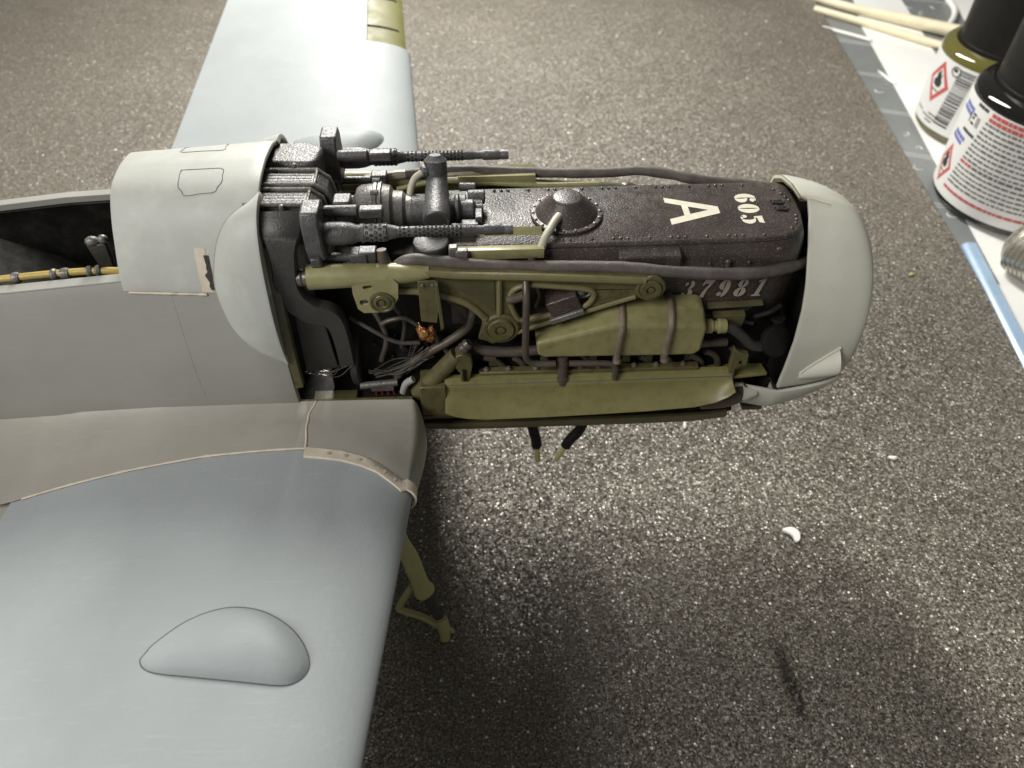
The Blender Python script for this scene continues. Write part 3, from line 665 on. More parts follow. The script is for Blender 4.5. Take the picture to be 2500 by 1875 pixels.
B().tube([(-1.95, -1.72, -1.62), (-1.86, -1.72, -1.35), (-1.68, -1.72, -1.2)], .08, 10).make('pale_gap_stand_in', M['fus'], A)  # made-up curl in place of a pale gap in the bay
B().box((-10.6, -4.1, -2.15), (1.8, 1.6, .12)).make('root_gap_cover', M['fillet'], A, bevel=.03)  # plate added to cover the bright sheet in a dark corner
# lower engine tray
tr = B(); pr = [(-1.50, -2.92), (-1.60, -2.93), (-1.64, -3.02), (-1.58, -3.17), (-1.2, -3.3), (0, -3.35), (1.2, -3.3), (1.58, -3.17), (1.64, -3.02), (1.60, -2.93), (1.50, -2.92)]
def trk(x): return lerp([(-1.62, .93), (-.9, .985), (.2, 1.0), (3.3, 1.0), (4.75, .985), (5.2, .95), (5.75, .88)], x)
rows = []
for x in [-1.62, -1.3, -.9, -.4, .2, 1.2, 2.4, 3.3, 4.1, 4.75, 5.2, 5.75]: rows.append([(x, y, -2.0+(z+2.0)*trk(x)) for y, z in pr])
tr.grid(rows); tray = tr.make('engine_tray', M['ygdark'], A, solid=.07, bevel=.012)
B().plate_z([(-4, -1.4), (5.9, -1.45), (5.9, 1.45), (-4, 1.4)], -2.95, -2.8).make('tray_floor', M['dark'], tray)
cb = B().prism([(-1.98, -1.22), (-2.02, -1.6), (-1.97, -2.18), (-1.5, -2.25), (-1.4, -1.22)], lambda y, z: (-1.54, y, z), lambda y, z: (-.96, y, z)); cb.make('corner_block', M['yg'], A, bevel=.03)
B().prism([(-1.95, -2.2), (-1.66, -2.62), (-1.3, -2.62), (-1.4, -2.2)], lambda y, z: (-1.56, y, z-.03), lambda y, z: (-.80, y, z-.03)).make('corner_bracket', M['yg'], A, bevel=.02)

# filler core of the engine, near-black so gaps between parts look shaded
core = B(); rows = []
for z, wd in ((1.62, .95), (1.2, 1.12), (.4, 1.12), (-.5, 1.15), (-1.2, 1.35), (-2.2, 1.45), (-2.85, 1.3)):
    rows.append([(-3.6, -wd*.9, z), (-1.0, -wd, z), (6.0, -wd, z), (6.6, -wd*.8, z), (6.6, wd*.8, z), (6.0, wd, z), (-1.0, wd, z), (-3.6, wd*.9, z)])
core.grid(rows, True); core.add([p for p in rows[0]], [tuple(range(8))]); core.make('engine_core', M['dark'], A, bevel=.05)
# crankcase
def case_outline(off):
    pts = []
    base = [(-.75, -1.06), (1.0, -1.08), (3.0, -1.08), (5.0, -1.06), (5.7, -1.04), (6.15, -.98), (6.45, -.84), (6.62, -.58), (6.71, -.2), (6.74, .2), (6.75, .6), (6.71, .88), (6.55, 1.02), (6.25, 1.07), (5.7, 1.08), (5.0, 1.08), (3.0, 1.08), (1.0, 1.08), (-.75, 1.06)]
    n = len(base)
    for i, p in enumerate(base):
        a, b = Vector(base[max(i-1, 0)]), Vector(base[min(i+1, n-1)]); d_ = (b-a).normalized(); nn = Vector((d_.y, -d_.x)); pts.append((p[0]+nn.x*off, p[1]+nn.y*off))
    return pts
cc = B(); rows = []
for z, off in ((1.88, -.07), (1.855, -.015), (1.83, 0), (1.80, .0), (1.798, -.02), (1.79, -.02), (1.787, .01), (1.68, .07), (1.45, .12), (1.0, .15), (.4, .14), (-.3, .05)):
    rows.append([(x, y, z-.0) for x, y in case_outline(off)])
cc.grid(rows); cc.add(rows[0], [tuple(range(len(rows[0])))])
cc.add([rows[i][0] for i in range(len(rows))]+[rows[i][-1] for i in range(len(rows))], [(i, i+1, i+1+len(rows), i+len(rows)) for i in range(len(rows)-1)])
case = cc.make('crankcase', M['brown'], A, angle=50)
rv = B(); XS = []
x = .25
for k in range(5):
    XS += [x, x+.15, x+.30, x+.74]; x += 1.18
for x in XS:
    for y in (-.93, .93):
        if x < 6.05 and not (y < 0 and x < 1.25): rv.ball((x, y, 1.876), .042, (1, 1, .9), 8, True)
for x, y in ((6.48, .55), (6.53, .42), (6.57, .29), (6.56, -.28), (6.53, -.42), (6.47, -.55), (6.36, .72), (6.34, -.72)): rv.ball((x, y, 1.876), .042, (1, 1, .9), 8, True)
r_ = rv.make('rivets', M['brown'], case); r_['kind'] = 'stuff'
sl_ = B()
for x, y in ((6.30, .20), (6.33, -.05)): sl_.box((x, y, 1.89), (.24, .11, .05), RZ(-12))
sl_.make('vent_slot', M['dark'], case, bevel=.02)
sr = B()
for x, y in ((6.30, .20), (6.33, -.05)): sr.tube([(x-.15, y+.08, 1.89), (x+.12, y+.09, 1.89), (x+.15, y+.0, 1.89)], .022, 6)
sr.make('slot_rim', M['brown'], case)
dm = B().lathe([(0, .75), (.05, .76), (.075, .74), (.08, .655), (.10, .64), (.14, .60), (.40, .335), (.435, .30), (.45, .26), (.45, .02)], (1.74, -.03, 1.875), (0, 0, 1), 56)
dome = dm.make('breather_dome', M['brown'], case, angle=25)
bo = B()
for i in range(18):
    a = 2*math.pi*i/18; bo.lathe([(0, .032), (.03, .032), (.034, .015)], (1.74+.70*math.cos(a), -.03+.70*math.sin(a), 1.945), (0, 0, 1), 8)
bo.make('flange_bolts', M['steel'], case)['kind'] = 'stuff'
B().cyl((1.98, .36, 1.93), (1.95, .33, 2.22), .11, .09, 14).make('dome_boss', M['brown'], case)
B().tube([(1.54, -.44, 2.13), (1.44, -.62, 2.13), (1.32, -.84, 2.08), (1.20, -1.05, 2.0), (1.12, -1.22, 1.88)], .085, 14).make('breather_tube', M['tube'], case)
# lifting lugs
for s, x0, x1 in ((-1, 2.70, 3.97), (1, 2.3, 3.5)):
    lg = B(); lg.prism([(x0, 1.80), (x1, 1.80), (x1+.03, 1.42), (x1-.22, 1.44), (x1-.34, 1.60), (x0+.38, 1.60), (x0+.26, 1.44), (x0+.02, 1.46)], lambda x, z: (x, s*1.06, z), lambda x, z: (x, s*1.34, z-.10))
    lg.make('lifting_lug', M['brown'], case, bevel=.03)
ls = B()
for x in (2.86, 3.84): ls.ball((x, -1.32, 1.42), .06, n=8)
ls.lathe([(0, .16), (.05, .16), (.07, .1)], (3.35, -1.26, 1.5), (0, -1, .2), 16)
ls.cyl((4.98, -1.24, 1.42), (5.0, -1.30, 1.16), .045).ball((4.98, -1.24, 1.46), .07, (1, .8, .9), 10).ball((4.6, -1.24, 1.42), .03).ball((5.42, -1.22, 1.42), .035).ball((6.05, -1.05, 1.62), .07, (1.2, .8, .9))
ls.make('side_studs', M['pipe'], case)

# ---- lettering: stencil shapes in a unit box (u to the right, v up)
def el(cx, cy, rx, ry, a0, a1, n=14): return [(cx+rx*math.cos(math.radians(a0+(a1-a0)*i/n)), cy+ry*math.sin(math.radians(a0+(a1-a0)*i/n))) for i in range(n+1)]
def cres(cx, cy, rx, ry, ix, iy, a0, a1): return el(cx, cy, rx, ry, a0, a1)+list(reversed(el(cx, cy, ix, iy, a0, a1)))
G = {
 'A': [[(0, 0), (.155, 0), (.255, .30), (.57, .30), (.67, 0), (.84, 0), (.52, 1), (.32, 1)]],
 '0': [cres(.30, .5, .30, .5, .035, .43, 95, 265), cres(.30, .5, .30, .5, .035, .43, -85, 85)],
 '6': [cres(.30, .5, .30, .5, .035, .42, 95, 265), cres(.30, .30, .30, .30, .04, .22, -85, 85), el(.44, .80, .12, .12, 0, 360, 12)[:-1], [(.33, .99), (.33, .90), (.46, .90), (.52, .86), (.50, .95)]],
 '5': [[(.08, 1), (.12, .62), (.22, .60), (.20, .74), (.50, .76), (.56, .98)], cres(.28, .33, .30, .33, .05, .24, -80, 100), el(.10, .17, .10, .13, 0, 360, 12)[:-1], [(.02, .12), (.12, 0), (.27, 0), (.27, .08), (.14, .1)]],
 '3': [cres(.26, .27, .30, .27, .06, .17, -85, 90), cres(.27, .75, .25, .25, .05, .16, -90, 85), el(.09, .20, .09, .10, 0, 360, 10)[:-1], el(.10, .80, .09, .10, 0, 360, 10)[:-1]],
 '7': [[(.02, .70), (.06, 1), (.60, 1), (.58, .90), (.36, .45), (.32, .0), (.10, .0), (.14, .3), (.40, .80), (.12, .80), (.08, .70)]],
 '9': [cres(.30, .5, .30, .5, .035, .42, -85, 85), cres(.30, .70, .30, .30, .04, .22, 95, 265), el(.16, .18, .12, .12, 0, 360, 12)[:-1]],
 '8': [cres(.30, .26, .31, .26, .05, .18, 95, 265), cres(.30, .26, .31, .26, .05, .18, -85, 85), cres(.30, .76, .26, .24, .05, .17, 95, 265), cres(.30, .76, .26, .24, .05, .17, -85, 85)],
 '1': [[(.10, .0), (.10, .07), (.22, .09), (.30, .86), (.14, .80), (.12, .87), (.36, 1.0), (.50, 1.0), (.44, .09), (.56, .07), (.56, 0)]]}
HOLES = {'A': [[(.295, .42), (.53, .42), (.415, .80)]]}
def glyph(bd, chr_, fn0, fn1):
    for i, p in enumerate(G[chr_]): bd.prism(p, fn0, fn1, HOLES.get(chr_, []) if i == 0 else [])
# on the top: reading across the plane, letter tops towards the nose
def top_text(chr_, x0, y0, w_, h_, z=1.882, name='painted_letter', m=None):
    bd = B(); glyph(bd, chr_, lambda u, v: (x0+v*h_, y0-u*w_, z), lambda u, v: (x0+v*h_, y0-u*w_, z+.004)); bd.make(name, m or M['white'], case, smooth=False)
top_text('A', 3.89, .50, 1.19, 1.10)
for i, chr_ in enumerate('605'): top_text(chr_, 5.42-.02*i, .58-i*.395, .55, .46, name='painted_digit')
for i, chr_ in enumerate('37981'):
    bd = B(); x0 = 4.12+i*.375
    glyph(bd, chr_, lambda u, v: (x0+u*.40+v*.08, -1.238-.00*v, .53+v*.47), lambda u, v: (x0+u*.40+v*.08, -1.245, .53+v*.47))
    bd.make('painted_digit', M['faded'], case, smooth=False)

# ---- machine guns
def gun(s, dx):
    y = s*1.38; z = 2.50
    g = bpy.data.objects.new('machine_gun', None)
    rec = B().lathe([(0, .19), (.05, .215), (.10, .225), (.36, .225), (.52, .205), (.64, .165), (.70, .16), (.71, .185), (.77, .185)], (-3.05+dx, y, z), (1, 0, 0), 26)
    root = rec.make('machine_gun', M['gun'], A)
    fl = B(); fl.prism([(-.30, -.42), (.30, -.42), (.36, -.1), (.34, .45), (.24, .62), (-.24, .62), (-.34, .45), (-.36, -.1)], lambda a, b: (-3.38+dx, y+a, z+b), lambda a, b: (-3.04+dx, y+a, z+b))
    fl.make('mount_flange', M['gun'], root, bevel=.04)
    ml = B(); ml.prism([(-.36, -.30), (.05, -.30), (.0, -.62), (-.12, -.74), (-.30, -.62)], lambda a, b: (-3.34+dx, y-.05+a, z+b), lambda a, b: (-3.12+dx, y-.05+a, z+b)); ml.make('mount_foot', M['gun'], root, bevel=.04)
    j = B().lathe([(0, .165), (.02, .175), (.45, .175), (.47, .15), (.62, .118), (.64, .115)], (-2.30+dx, y, z), (1, 0, 0), 26).make('barrel_jacket', M['gun'], root)
    B().lathe([(0, .104), (1.46, .097), (1.48, .088), (1.66, .086), (1.66, .104), (1.70, .110), (2.0, .108), (2.02, .102), (2.06, .098), (2.08, .106), (2.22, .102), (2.22, .07), (1.9, .06)], (-1.66+dx, y, z), (1, 0, 0), 26, caps=False).make('barrel', M['gun'], root)
    holes = B()
    def ringholes(x0, n, pitch, R, r, off, m_=8):
        for k in range(n):
            for q in range(m_):
                a = 2*math.pi*(q+.5*(k % 2)+off)/m_; d_ = Vector((0, math.cos(a), math.sin(a)))
                p = Vector((x0+k*pitch+dx, y, z))+d_*(R-.008); holes.lathe([(0, r), (.0135, r), (.0136, r*.55), (-.002, r*.5)], p, d_, 8, caps=True)
    ringholes(-2.22, 5, .085, .175, .030, 0, 10); ringholes(-1.60, 3, .085, .1040, .026, 0); ringholes(-1.30, 12, .078, .1025, .026, .25)
    holes.make('cooling_holes', M['dark'], root)['kind'] = 'stuff'
    tb = B().cyl((-3.05+dx, y-s*.36, z+.26), (-2.4+dx, y-s*.36, z+.26), .115, n=18).box((-2.15+dx, y-s*.34, z+.24), (.46, .20, .20)); tb.make('recoil_tube', M['gun'], root, bevel=.03)
    lt = B().cyl((-3.1+dx, y-.05, z-.52), (-2.45+dx, y-.05, z-.52), .10, .085, n=16).box((-2.28+dx, y-.03, z-.50), (.35, .26, .28)); lt.make('lower_tube', M['gun'], root, bevel=.03)
gun(-1, 0); gun(1, .02)
# ammunition feed boxes, ducts
for y, zt, dx in ((-.88, 2.98, 0), (-.22, 3.0, .06)):
    bx = B(); bx.prism([(-4.5, zt+.03), (-3.3+dx, zt), (-3.12+dx, zt-.16), (-2.98+dx, zt-.9), (-4.5, zt-.9)], lambda x, z: (x, y-.26, z), lambda x, z: (x, y+.26, z))
    ob = bx.make('feed_box', M['gun'], A, bevel=.03)
    rb = B()
    for dy in (-.26, .26): rb.tube([(-4.5, y+dy, zt+.05), (-3.32+dx, y+dy, zt+.02), (-3.12+dx, y+dy, zt-.15), (-2.97+dx, y+dy, zt-.9)], .045, 8, 1)
    rb.tube([(-3.33+dx, y-.26, zt+.015), (-3.33+dx, y+.26, zt+.015)], .035, 8)
    for k in range(3): rb.tube([(-4.45+.02*k, y-.1+.1*k, zt+.03), (-3.4+dx, y-.1+.1*k, zt+.005)], .008, 5)
    rb.make('feed_rib', M['steel'], ob)
B().prism([(-4.4, .30), (-3.55, .22), (-3.35, .36), (-3.28, .9), (-3.5, 1.06), (-4.4, 1.05)], lambda x, y: (x, y, 2.45), lambda x, y: (x+.05, y, 3.06)).make('far_feed_cover', M['gun'], A, bevel=.10, seg=4)
B().box((-2.75, -.62, 2.55), (.34, .34, .5)).box((-3.6, -1.22, 2.75), (.95, .18, .2)).make('feed_bracket', M['gun'], A, bevel=.03)
B().ball((-3.78, -1.2, 2.98), .06, (1, 1, 1.3), 8).ball((-3.72, .12, 3.08), .05, (1, 1, 1.3), 8).make('feed_pins', M['steel'], A)
dk = B(); dpts = [((-3.80, -1.22, 2.86), .46), ((-3.80, -1.5, 2.66), .40), ((-3.82, -1.66, 2.35), .27), ((-3.86, -1.68, 1.95), .24), ((-3.90, -1.68, 1.55), .25), ((-3.82, -1.67, 1.15), .28), ((-3.55, -1.65, .82), .28), ((-3.25, -1.62, .68), .26), ((-3.12, -1.60, .40), .20), ((-3.08, -1.58, -.1), .18), ((-3.08, -1.56, -.75), .17)]
rows = []
pp = smoothpts([p for p, r in dpts], 4); rr = [x.x for x in smoothpts([(r, 0, 0) for p, r in dpts], 4)]
for i, p in enumerate(pp):
    d_ = (pp[min(i+1, len(pp)-1)]-pp[max(i-1, 0)]).normalized(); w_ = d_.cross(Vector((0, 1, 0)))
    w_ = w_.normalized() if w_.length > .3 else Vector((1, 0, 0)); 
    if w_.x < 0: w_ = -w_
    nn = w_.cross(d_).normalized(); 
    if nn.y > 0: nn = -nn
    rows.append([p+w_*rr[i]*a+nn*b for a, b in ((-1, -.1), (-1, .08), (-.85, .14), (.85, .14), (1, .08), (1, -.1))])
dk.grid(rows, True); dk.add(rows[0], [tuple(range(6))]); dk.make('ammo_duct', M['duct'], A, angle=50)
B().plate_y([(-3.95, .62), (-3.38, .55), (-3.30, -.85), (-4.02, -1.05)], -1.62, -1.5).make('chute_plate', M['duct'], A, bevel=.02)

# accessories behind the crankcase
st = B().lathe([(0, .20), (.03, .30), (.22, .31), (.25, .36), (.29, .40), (.32, .50), (.40, .55), (.66, .58), (.68, .62), (.74, .62), (.755, .58), (.77, .62), (.83, .62), (.85, .57), (1.0, .54), (1.06, .44), (1.25, .42), (1.32, .34), (1.45, .34)], (-2.92, .12, 1.98), (1, 0, -.02), 34)
stt = st.make('starter_motor', M['steel'], A, angle=28)
sb_ = B()
for a in range(0, 360, 45): sb_.lathe([(0, .05), (.15, .05), (.16, .03)], (-2.27, .12+.63*math.cos(math.radians(a+20)), 1.98+.63*math.sin(math.radians(a+20))), (1, 0, 0), 8)
sb_.make('flange_bolt', M['steel'], stt)
B().box((-2.66, .12, 1.65), (.5, .8, .5)).make('motor_mount', M['steel'], stt, bevel=.05)
pm = B().lathe([(0, .30), (.05, .36), (.7, .38), (.72, .44), (.80, .44), (.82, .36), (1.15, .34), (1.18, .26), (1.5, .24)], (-1.52, .1, 1.95), (1, 0, 0), 28)
pmm = pm.make('fuel_pump', M['gun'], A, angle=28)
B().lathe([(0, .25), (.03, .275), (.34, .285), (.40, .26), (.7, .25), (1.0, .24), (1.3, .21), (1.42, .18)], (-.95, -.68, 2.22), (0, 1, .16), 30).make('pump_housing', M['gun'], pmm, angle=28)
B().lathe([(0, .20), (.012, .20), (.02, .02)], (-.95, -.675, 2.22), (0, -1, -.16), 24).make('end_plate', M['duct'], pmm)
B().lathe([(-.32, .20), (-.25, .24), (.15, .24), (.2, .18), (.26, .12)], (-.97, .72, 2.62), (0, .25, 1), 20).ball((-1.18, .62, 2.6), .14).make('pump_elbow', M['gun'], pmm, angle=28)
B().tube([(-1.25, .55, 2.6), (-1.42, .45, 2.5), (-1.52, .30, 2.25), (-1.50, .2, 2.0)], .075, 12).make('pump_hose', M['tube'], pmm)
px = B().lathe([(0, .30), (.04, .34), (.1, .34), (.13, .22), (.40, .22), (.44, .13), (.6, .12)], (-.60, -.02, 2.05), (1, 0, 0), 18).lathe([(0, .15), (.35, .15), (.37, .08)], (-.32, .3, 2.15), (1, 0, 0), 14)
px.box((-.10, -.28, 2.02), (.15, .34, .26)).box((-.28, -.5, 1.98), (.35, .2, .2)).cyl((-.5, .62, 2.2), (-.15, .6, 2.2), .09).box((-.42, -.62, 1.9), (.5, .3, .3))
px.make('pump_fittings', M['gun'], pmm, bevel=.02)
B().lathe([(0, .36), (.5, .36), (.52, .3)], (-1.06, -1.12, 1.58), (0, 0, 1), 26).make('filter_canister', M['duct'], A, bevel=.02)
B().box((-.62, -1.30, 1.95), (.18, .16, .26)).box((-.45, -1.36, 1.93), (.24, .14, .22)).make('clamp_block', M['steel'], A, bevel=.025)
B().box((-2.45, -1.42, 1.95), (.34, .3, .34)).box((-2.55, -1.45, 1.7), (.5, .2, .3)).make('mount_block', M['gun'], A, bevel=.03)
B().tube([(-2.0, -1.45, 2.15), (-1.98, -1.5, 1.95), (-1.92, -1.55, 1.75), (-1.88, -1.6, 1.55)], .13, 14, wob=.3).make('hose_elbow', M['pipe'], A)
# gun troughs
for s, y0, y1 in ((-1, -1.34, -.56), (1, 1.34, 1.82)):
    t_ = B(); ys = [y0+(y1-y0)*i/10 for i in range(11)] if s < 0 else [y0+(y1-y0)*i/10 for i in range(11)]
    sec = []
    for i, y in enumerate(ys):
        a = i/10; zt = 1.98-.14*math.sin(math.pi*min(1, max(0, (a-.15)/.85))) if s < 0 else 2.0-.05*math.sin(math.pi*a); sec.append((y, zt))
    sec = [(ys[0], 1.76)]+sec+[(ys[-1], 1.86)]
    t_.grid([[(x, y, z) for y, z in sec] for x in (-.54, .3, 1.16+.02)]); t_.make('gun_trough', M['ygpale'], A, solid=.035, bevel=.008, angle=50)
    t2 = B(); t2.cyl((-.35, s*1.36, 1.62), (.62, s*1.36, 1.60), .05, n=12); t2.make('trough_rod', M['yg'], A)
B().lathe([(0, .09), (.3, .09)], (.95, -1.3, 1.5), (0, 0, 1), 14).make('trough_post', M['pipe'], A)
# long hoses
B().tube([(-1.80, -1.45, 1.62), (-1.70, -1.5, 1.80), (-1.52, -1.52, 1.92), (-1.25, -1.52, 1.93), (-.68, -1.5, 1.83), (.1, -1.5, 1.73), (.86, -1.5, 1.68), (1.7, -1.5, 1.64), (2.61, -1.5, 1.60), (3.3, -1.52, 1.53), (3.81, -1.53, 1.47), (4.82, -1.5, 1.36), (5.63, -1.42, 1.30), (6.15, -1.2, 1.20), (6.6, -.9, 1.06), (7.0, -.6, .92)], .125, 16, wob=.12).make('coolant_hose', M['hose'], A)
B().tube([(-1.7, 1.5, 2.0), (-.5, 1.6, 2.02), (1.1, 1.62, 1.90), (2.2, 1.60, 1.87), (2.9, 1.58, 1.88), (3.5, 1.55, 1.93), (4.1, 1.45, 1.90), (4.8, 1.33, 1.80), (5.6, 1.30, 1.7), (6.7, 1.2, 1.6)], .115, 14, wob=.15).make('coolant_hose', M['hose'], A)
B().tube([(-1.9, 1.30, 1.75), (-1.0, 1.35, 1.9), (.0, 1.38, 1.82), (1.2, 1.32, 1.76), (2.6, 1.28, 1.78)], .06, 10).make('thin_rod', M['ygpale'], A)
B().tube([(-2.6, 1.5, 1.9), (-1.7, 1.55, 1.98), (-.7, 1.56, 1.98), (.0, 1.6, 1.98)], .10, 10, wob=.2).make('thin_rod', M['tube'], A)
B().tube([(-.2, 1.85, 1.75), (1.5, 1.8, 1.75), (3.2, 1.75, 1.72)], .05, 8).make('thin_rod', M['ygpale'], A)

# ---- engine bearers
OUTB = [(-3.31, 1.92), (-2.12, 1.92), (-1.25, 1.89), (-.63, 1.79), (.84, 1.69), (2.19, 1.59), (3.17, 1.52), (3.38, 1.50), (3.52, 1.44), (3.60, 1.33), (3.61, 1.17), (3.55, 1.05), (3.44, .98), (3.05, .93), (2.23, .62), (1.5, .38), (.87, .16), (.69, .03), (.57, -.05), (.41, -.10), (.10, -.24), (-.06, -.12), (-.19, -.08), (-.14, .12), (-.10, .32), (-.11, .54), (-.29, .79), (-.52, .96), (-.96, 1.13), (-1.40, 1.23), (-1.69, 1.25), (-2.62, 1.41), (-3.31, 1.50)]
HOLE = smoothpts([(.85, 1.37, 0), (1.4, 1.32, 0), (1.95, 1.24, 0), (2.12, 1.18, 0), (2.19, 1.10, 0), (2.17, .97, 0), (2.02, .78, 0), (1.5, .62, 0), (.92, .46, 0), (.75, .44, 0), (.64, .50, 0), (.54, .75, 0), (.48, 1.03, 0), (.56, 1.26, 0)], 3, True)
PCK = [(-.90, 1.57), (.10, 1.54), (.17, 1.50), (.18, .74), (.10, .72), (-.20, 1.07), (-.54, 1.28), (-.82, 1.38), (-.93, 1.46)]
hole = [(p.x, p.y) for p in HOLE]
for s in (-1, 1):
    Yb = s*1.75; q = lambda d_: Yb+s*d_
    b = B(); b.plate_y(OUTB, q(-.20), q(-.06), [hole])
    bearer = b.make('engine_bearer', M['yg'], A, bevel=.03)
    rim = B()
    rim.tube([(-1.3, q(-.03), 1.80), (-.63, q(-.03), 1.69), (.84, q(-.03), 1.60), (2.19, q(-.03), 1.50), (3.2, q(-.03), 1.42)], .085, 10, 2)
    rim.tube([(p[0], q(-.05), p[1]) for p in hole+[hole[0]]], .06, 8, 1)
    rim.tube([(-2.0, q(-.04), 1.34), (-1.40, q(-.04), 1.30), (-.96, q(-.04), 1.20), (-.52, q(-.04), 1.02), (-.26, q(-.04), .82), (-.02, q(-.04), .52)], .075, 10, 4)
    rim.tube([(.28, q(-.05), 1.60), (.27, q(-.05), 1.1), (.26, q(-.05), .5)], .06, 8, 1)
    rim.tube([(.62, q(-.04), .10), (1.5, q(-.04), .45), (2.23, q(-.04), .70), (3.05, q(-.04), 1.0)], .05, 8, 1)
    rim.make('bearer_rim', M['ygrim'], bearer)
    B().tube([(-3.45, q(-.05), 1.72), (-2.9, q(-.05), 1.73), (-2.2, q(-.05), 1.74), (-1.5, q(-.06), 1.74), (-1.1, q(-.08), 1.74)], lambda t: .25-.12*t*t, 20).make('bearer_tube', M['ygpale'], bearer)
    for x, z, R in ((.29, .24, .31), (3.33, 1.22, .24)):
        B().lathe([(-.1, R*1.28), (.0, R*1.28), (.03, R*1.16), (.03, R*.98), (.0, R*.95), (.05, R*.9), (.07, R*.86), (.07, R*.42), (.03, R*.40), (.03, R*.28), (.07, R*.26), (.075, .01)], (x, q(-.02), z), (0, s, 0), 32).make('pivot_boss', M['yg'], bearer, angle=30)
    bk = B(); hs = lambda cx_, cz_, rx, rz: [(cx_+rx*math.cos(k*math.pi/7), cz_+rz*math.sin(k*math.pi/7)) for k in range(14)]
    bk.plate_y([(-2.60, 1.72), (-2.53, 1.80), (-1.78, 1.78), (-1.70, 1.66), (-1.74, 1.30), (-1.84, 1.10), (-1.99, .96), (-2.46, .95), (-2.56, 1.06), (-2.61, 1.45)], q(.10), q(.17), [hs(-2.30, 1.60, .10, .06), hs(-2.42, 1.22, .09, .075)])
    brk = bk.make('gun_bracket', M['ygpale'], bearer, bevel=.02)
    B().lathe([(0, .25), (.04, .25), (.05, .21), (.03, .19), (.05, .17), (.06, .12), (.02, .10), (.02, .06), (.06, .05), (.062, .005)], (-2.06, q(.17), 1.23), (0, s, 0), 28).make('bracket_boss', M['yg'], bearer, angle=30)
    bd_ = B()
    bd_.prism([(-1.33, 1.66), (-.96, 1.66), (-.96, .95), (-1.02, .60), (-1.34, .66)], lambda x, z: (x, q(.10+(1.66-z)*.05), z), lambda x, z: (x, q(.05), z))
    bd_.prism([(-1.0, 1.64), (-.93, 1.64), (-.88, .5), (-.95, .42), (-.97, 1.0)], lambda x, z: (x, q(.20), z), lambda x, z: (x, q(.05), z))
    bd_.make('strap_bracket', M['yg'], bearer, bevel=.015)
    sv = B()
    for x in (-1.24, -1.04): sv.ball((x, q(.12), 1.58), .035, n=8)
    sv.make('strap_rivet', M['steel'], bearer)
    B().lathe([(0, .15), (.08, .17), (.12, .15), (.18, .17), (.24, .16)], (-3.66, q(-.05), 1.70), (1, 0, .06), 18).make('bearer_socket', M['pipe'], bearer)
    B().plate_y(PCK, q(-.055), q(-.045)).make('bearer_pocket', M['ygdark'], bearer)

# ---- coolant tank
tk = B(); fr_ = [(1.02, .02), (1.06, -.34), (1.20, -.42), (3.94, -.47), (4.45, -.47), (4.58, -.34), (4.60, .28), (4.50, .38), (2.70, .44), (2.55, .42), (1.12, .045)]
tk2 = B(); rows = [[(x, -1.98, z) for x, z in fr_], [(x, -1.62, z+(.20 if z > .05 else 0)) for x, z in fr_], [(x, -1.25, z+(.24 if z > .05 else 0)) for x, z in fr_]]
tk2.grid(rows, True); tk2.add(rows[0], [tuple(range(len(fr_)))]); tank = tk2.make('coolant_tank', M['tank'], A, bevel=.09, seg=4, angle=60)
for x in (2.77, 3.80):
    s_ = B(); pth = [(x+.06, -1.25, .66), (x+.05, -1.62, .64), (x+.03, -1.95, .46), (x+.02, -2.01, .30), (x, -2.02, .0), (x-.0, -2.02, -.42), (x, -1.95, -.50), (x, -1.5, -.5)]
    s_.tube(pth, .07, 10, 3); s_.make('tank_strap', M['strap'], tank)
    B().lathe([(0, .09), (.10, .09), (.12, .05)], (x, -2.02, -.46), (0, -.3, -1), 12).make('strap_bolt', M['strap'], tank)
B().lathe([(0, .13), (.1, .12), (.14, .16), (.26, .16), (.28, .12), (.38, .12), (.40, .17), (.56, .16)], (4.56, -1.62, .05), (1, 0, -.03), 18).make('tank_fitting', M['ygpale'], tank, angle=30)
B().tube([(5.05, -1.62, .03), (5.30, -1.62, -.06), (5.55, -1.62, -.28), (5.8, -1.6, -.55), (6.05, -1.55, -.68), (6.4, -1.45, -.72)], .12, 14).make('tank_hose', M['duct'], tank)
vl = B().lathe([(0, .30), (.06, .36), (.18, .36), (.22, .28)], (6.35, -1.42, -.62), (.3, -.8, .55), 26).cyl((6.42, -1.3, -.45), (6.42, -1.25, -.15), .08).lathe([(0, .16), (.07, .16)], (6.42, -1.25, -.18), (0, .2, 1), 16)
vl.make('valve', M['dark'], A, angle=30)
fr2 = B(); fr2.prism([(4.75, .33), (5.95, .37), (5.95, .33), (4.75, .27)], lambda x, z: (x, -1.35, z), lambda x, z: (x, -1.2, z+.03))
fr2.prism([(4.9, .12), (5.6, .14), (5.58, .08), (4.9, .04)], lambda x, z: (x, -1.42, z), lambda x, z: (x, -1.25, z+.03)).prism([(5.2, .05), (5.60, .08), (5.55, -.42), (5.35, -.15)], lambda x, z: (x, -1.42, z), lambda x, z: (x, -1.36, z))
fr2.make('front_bracket', M['ygdark'], A, bevel=.015)
bf = B(); bf.prism([(5.36, -.42), (5.50, -.56), (5.72, -.62), (5.74, -.98), (5.66, -1.02), (5.62, -.82), (5.56, -.82), (5.50, -1.06), (5.54, -1.45), (5.44, -1.5), (5.36, -1.1)], lambda x, z: (x, -1.86, z), lambda x, z: (x, -1.72, z)); bf.make('front_clip', M['yg'], A, bevel=.02)
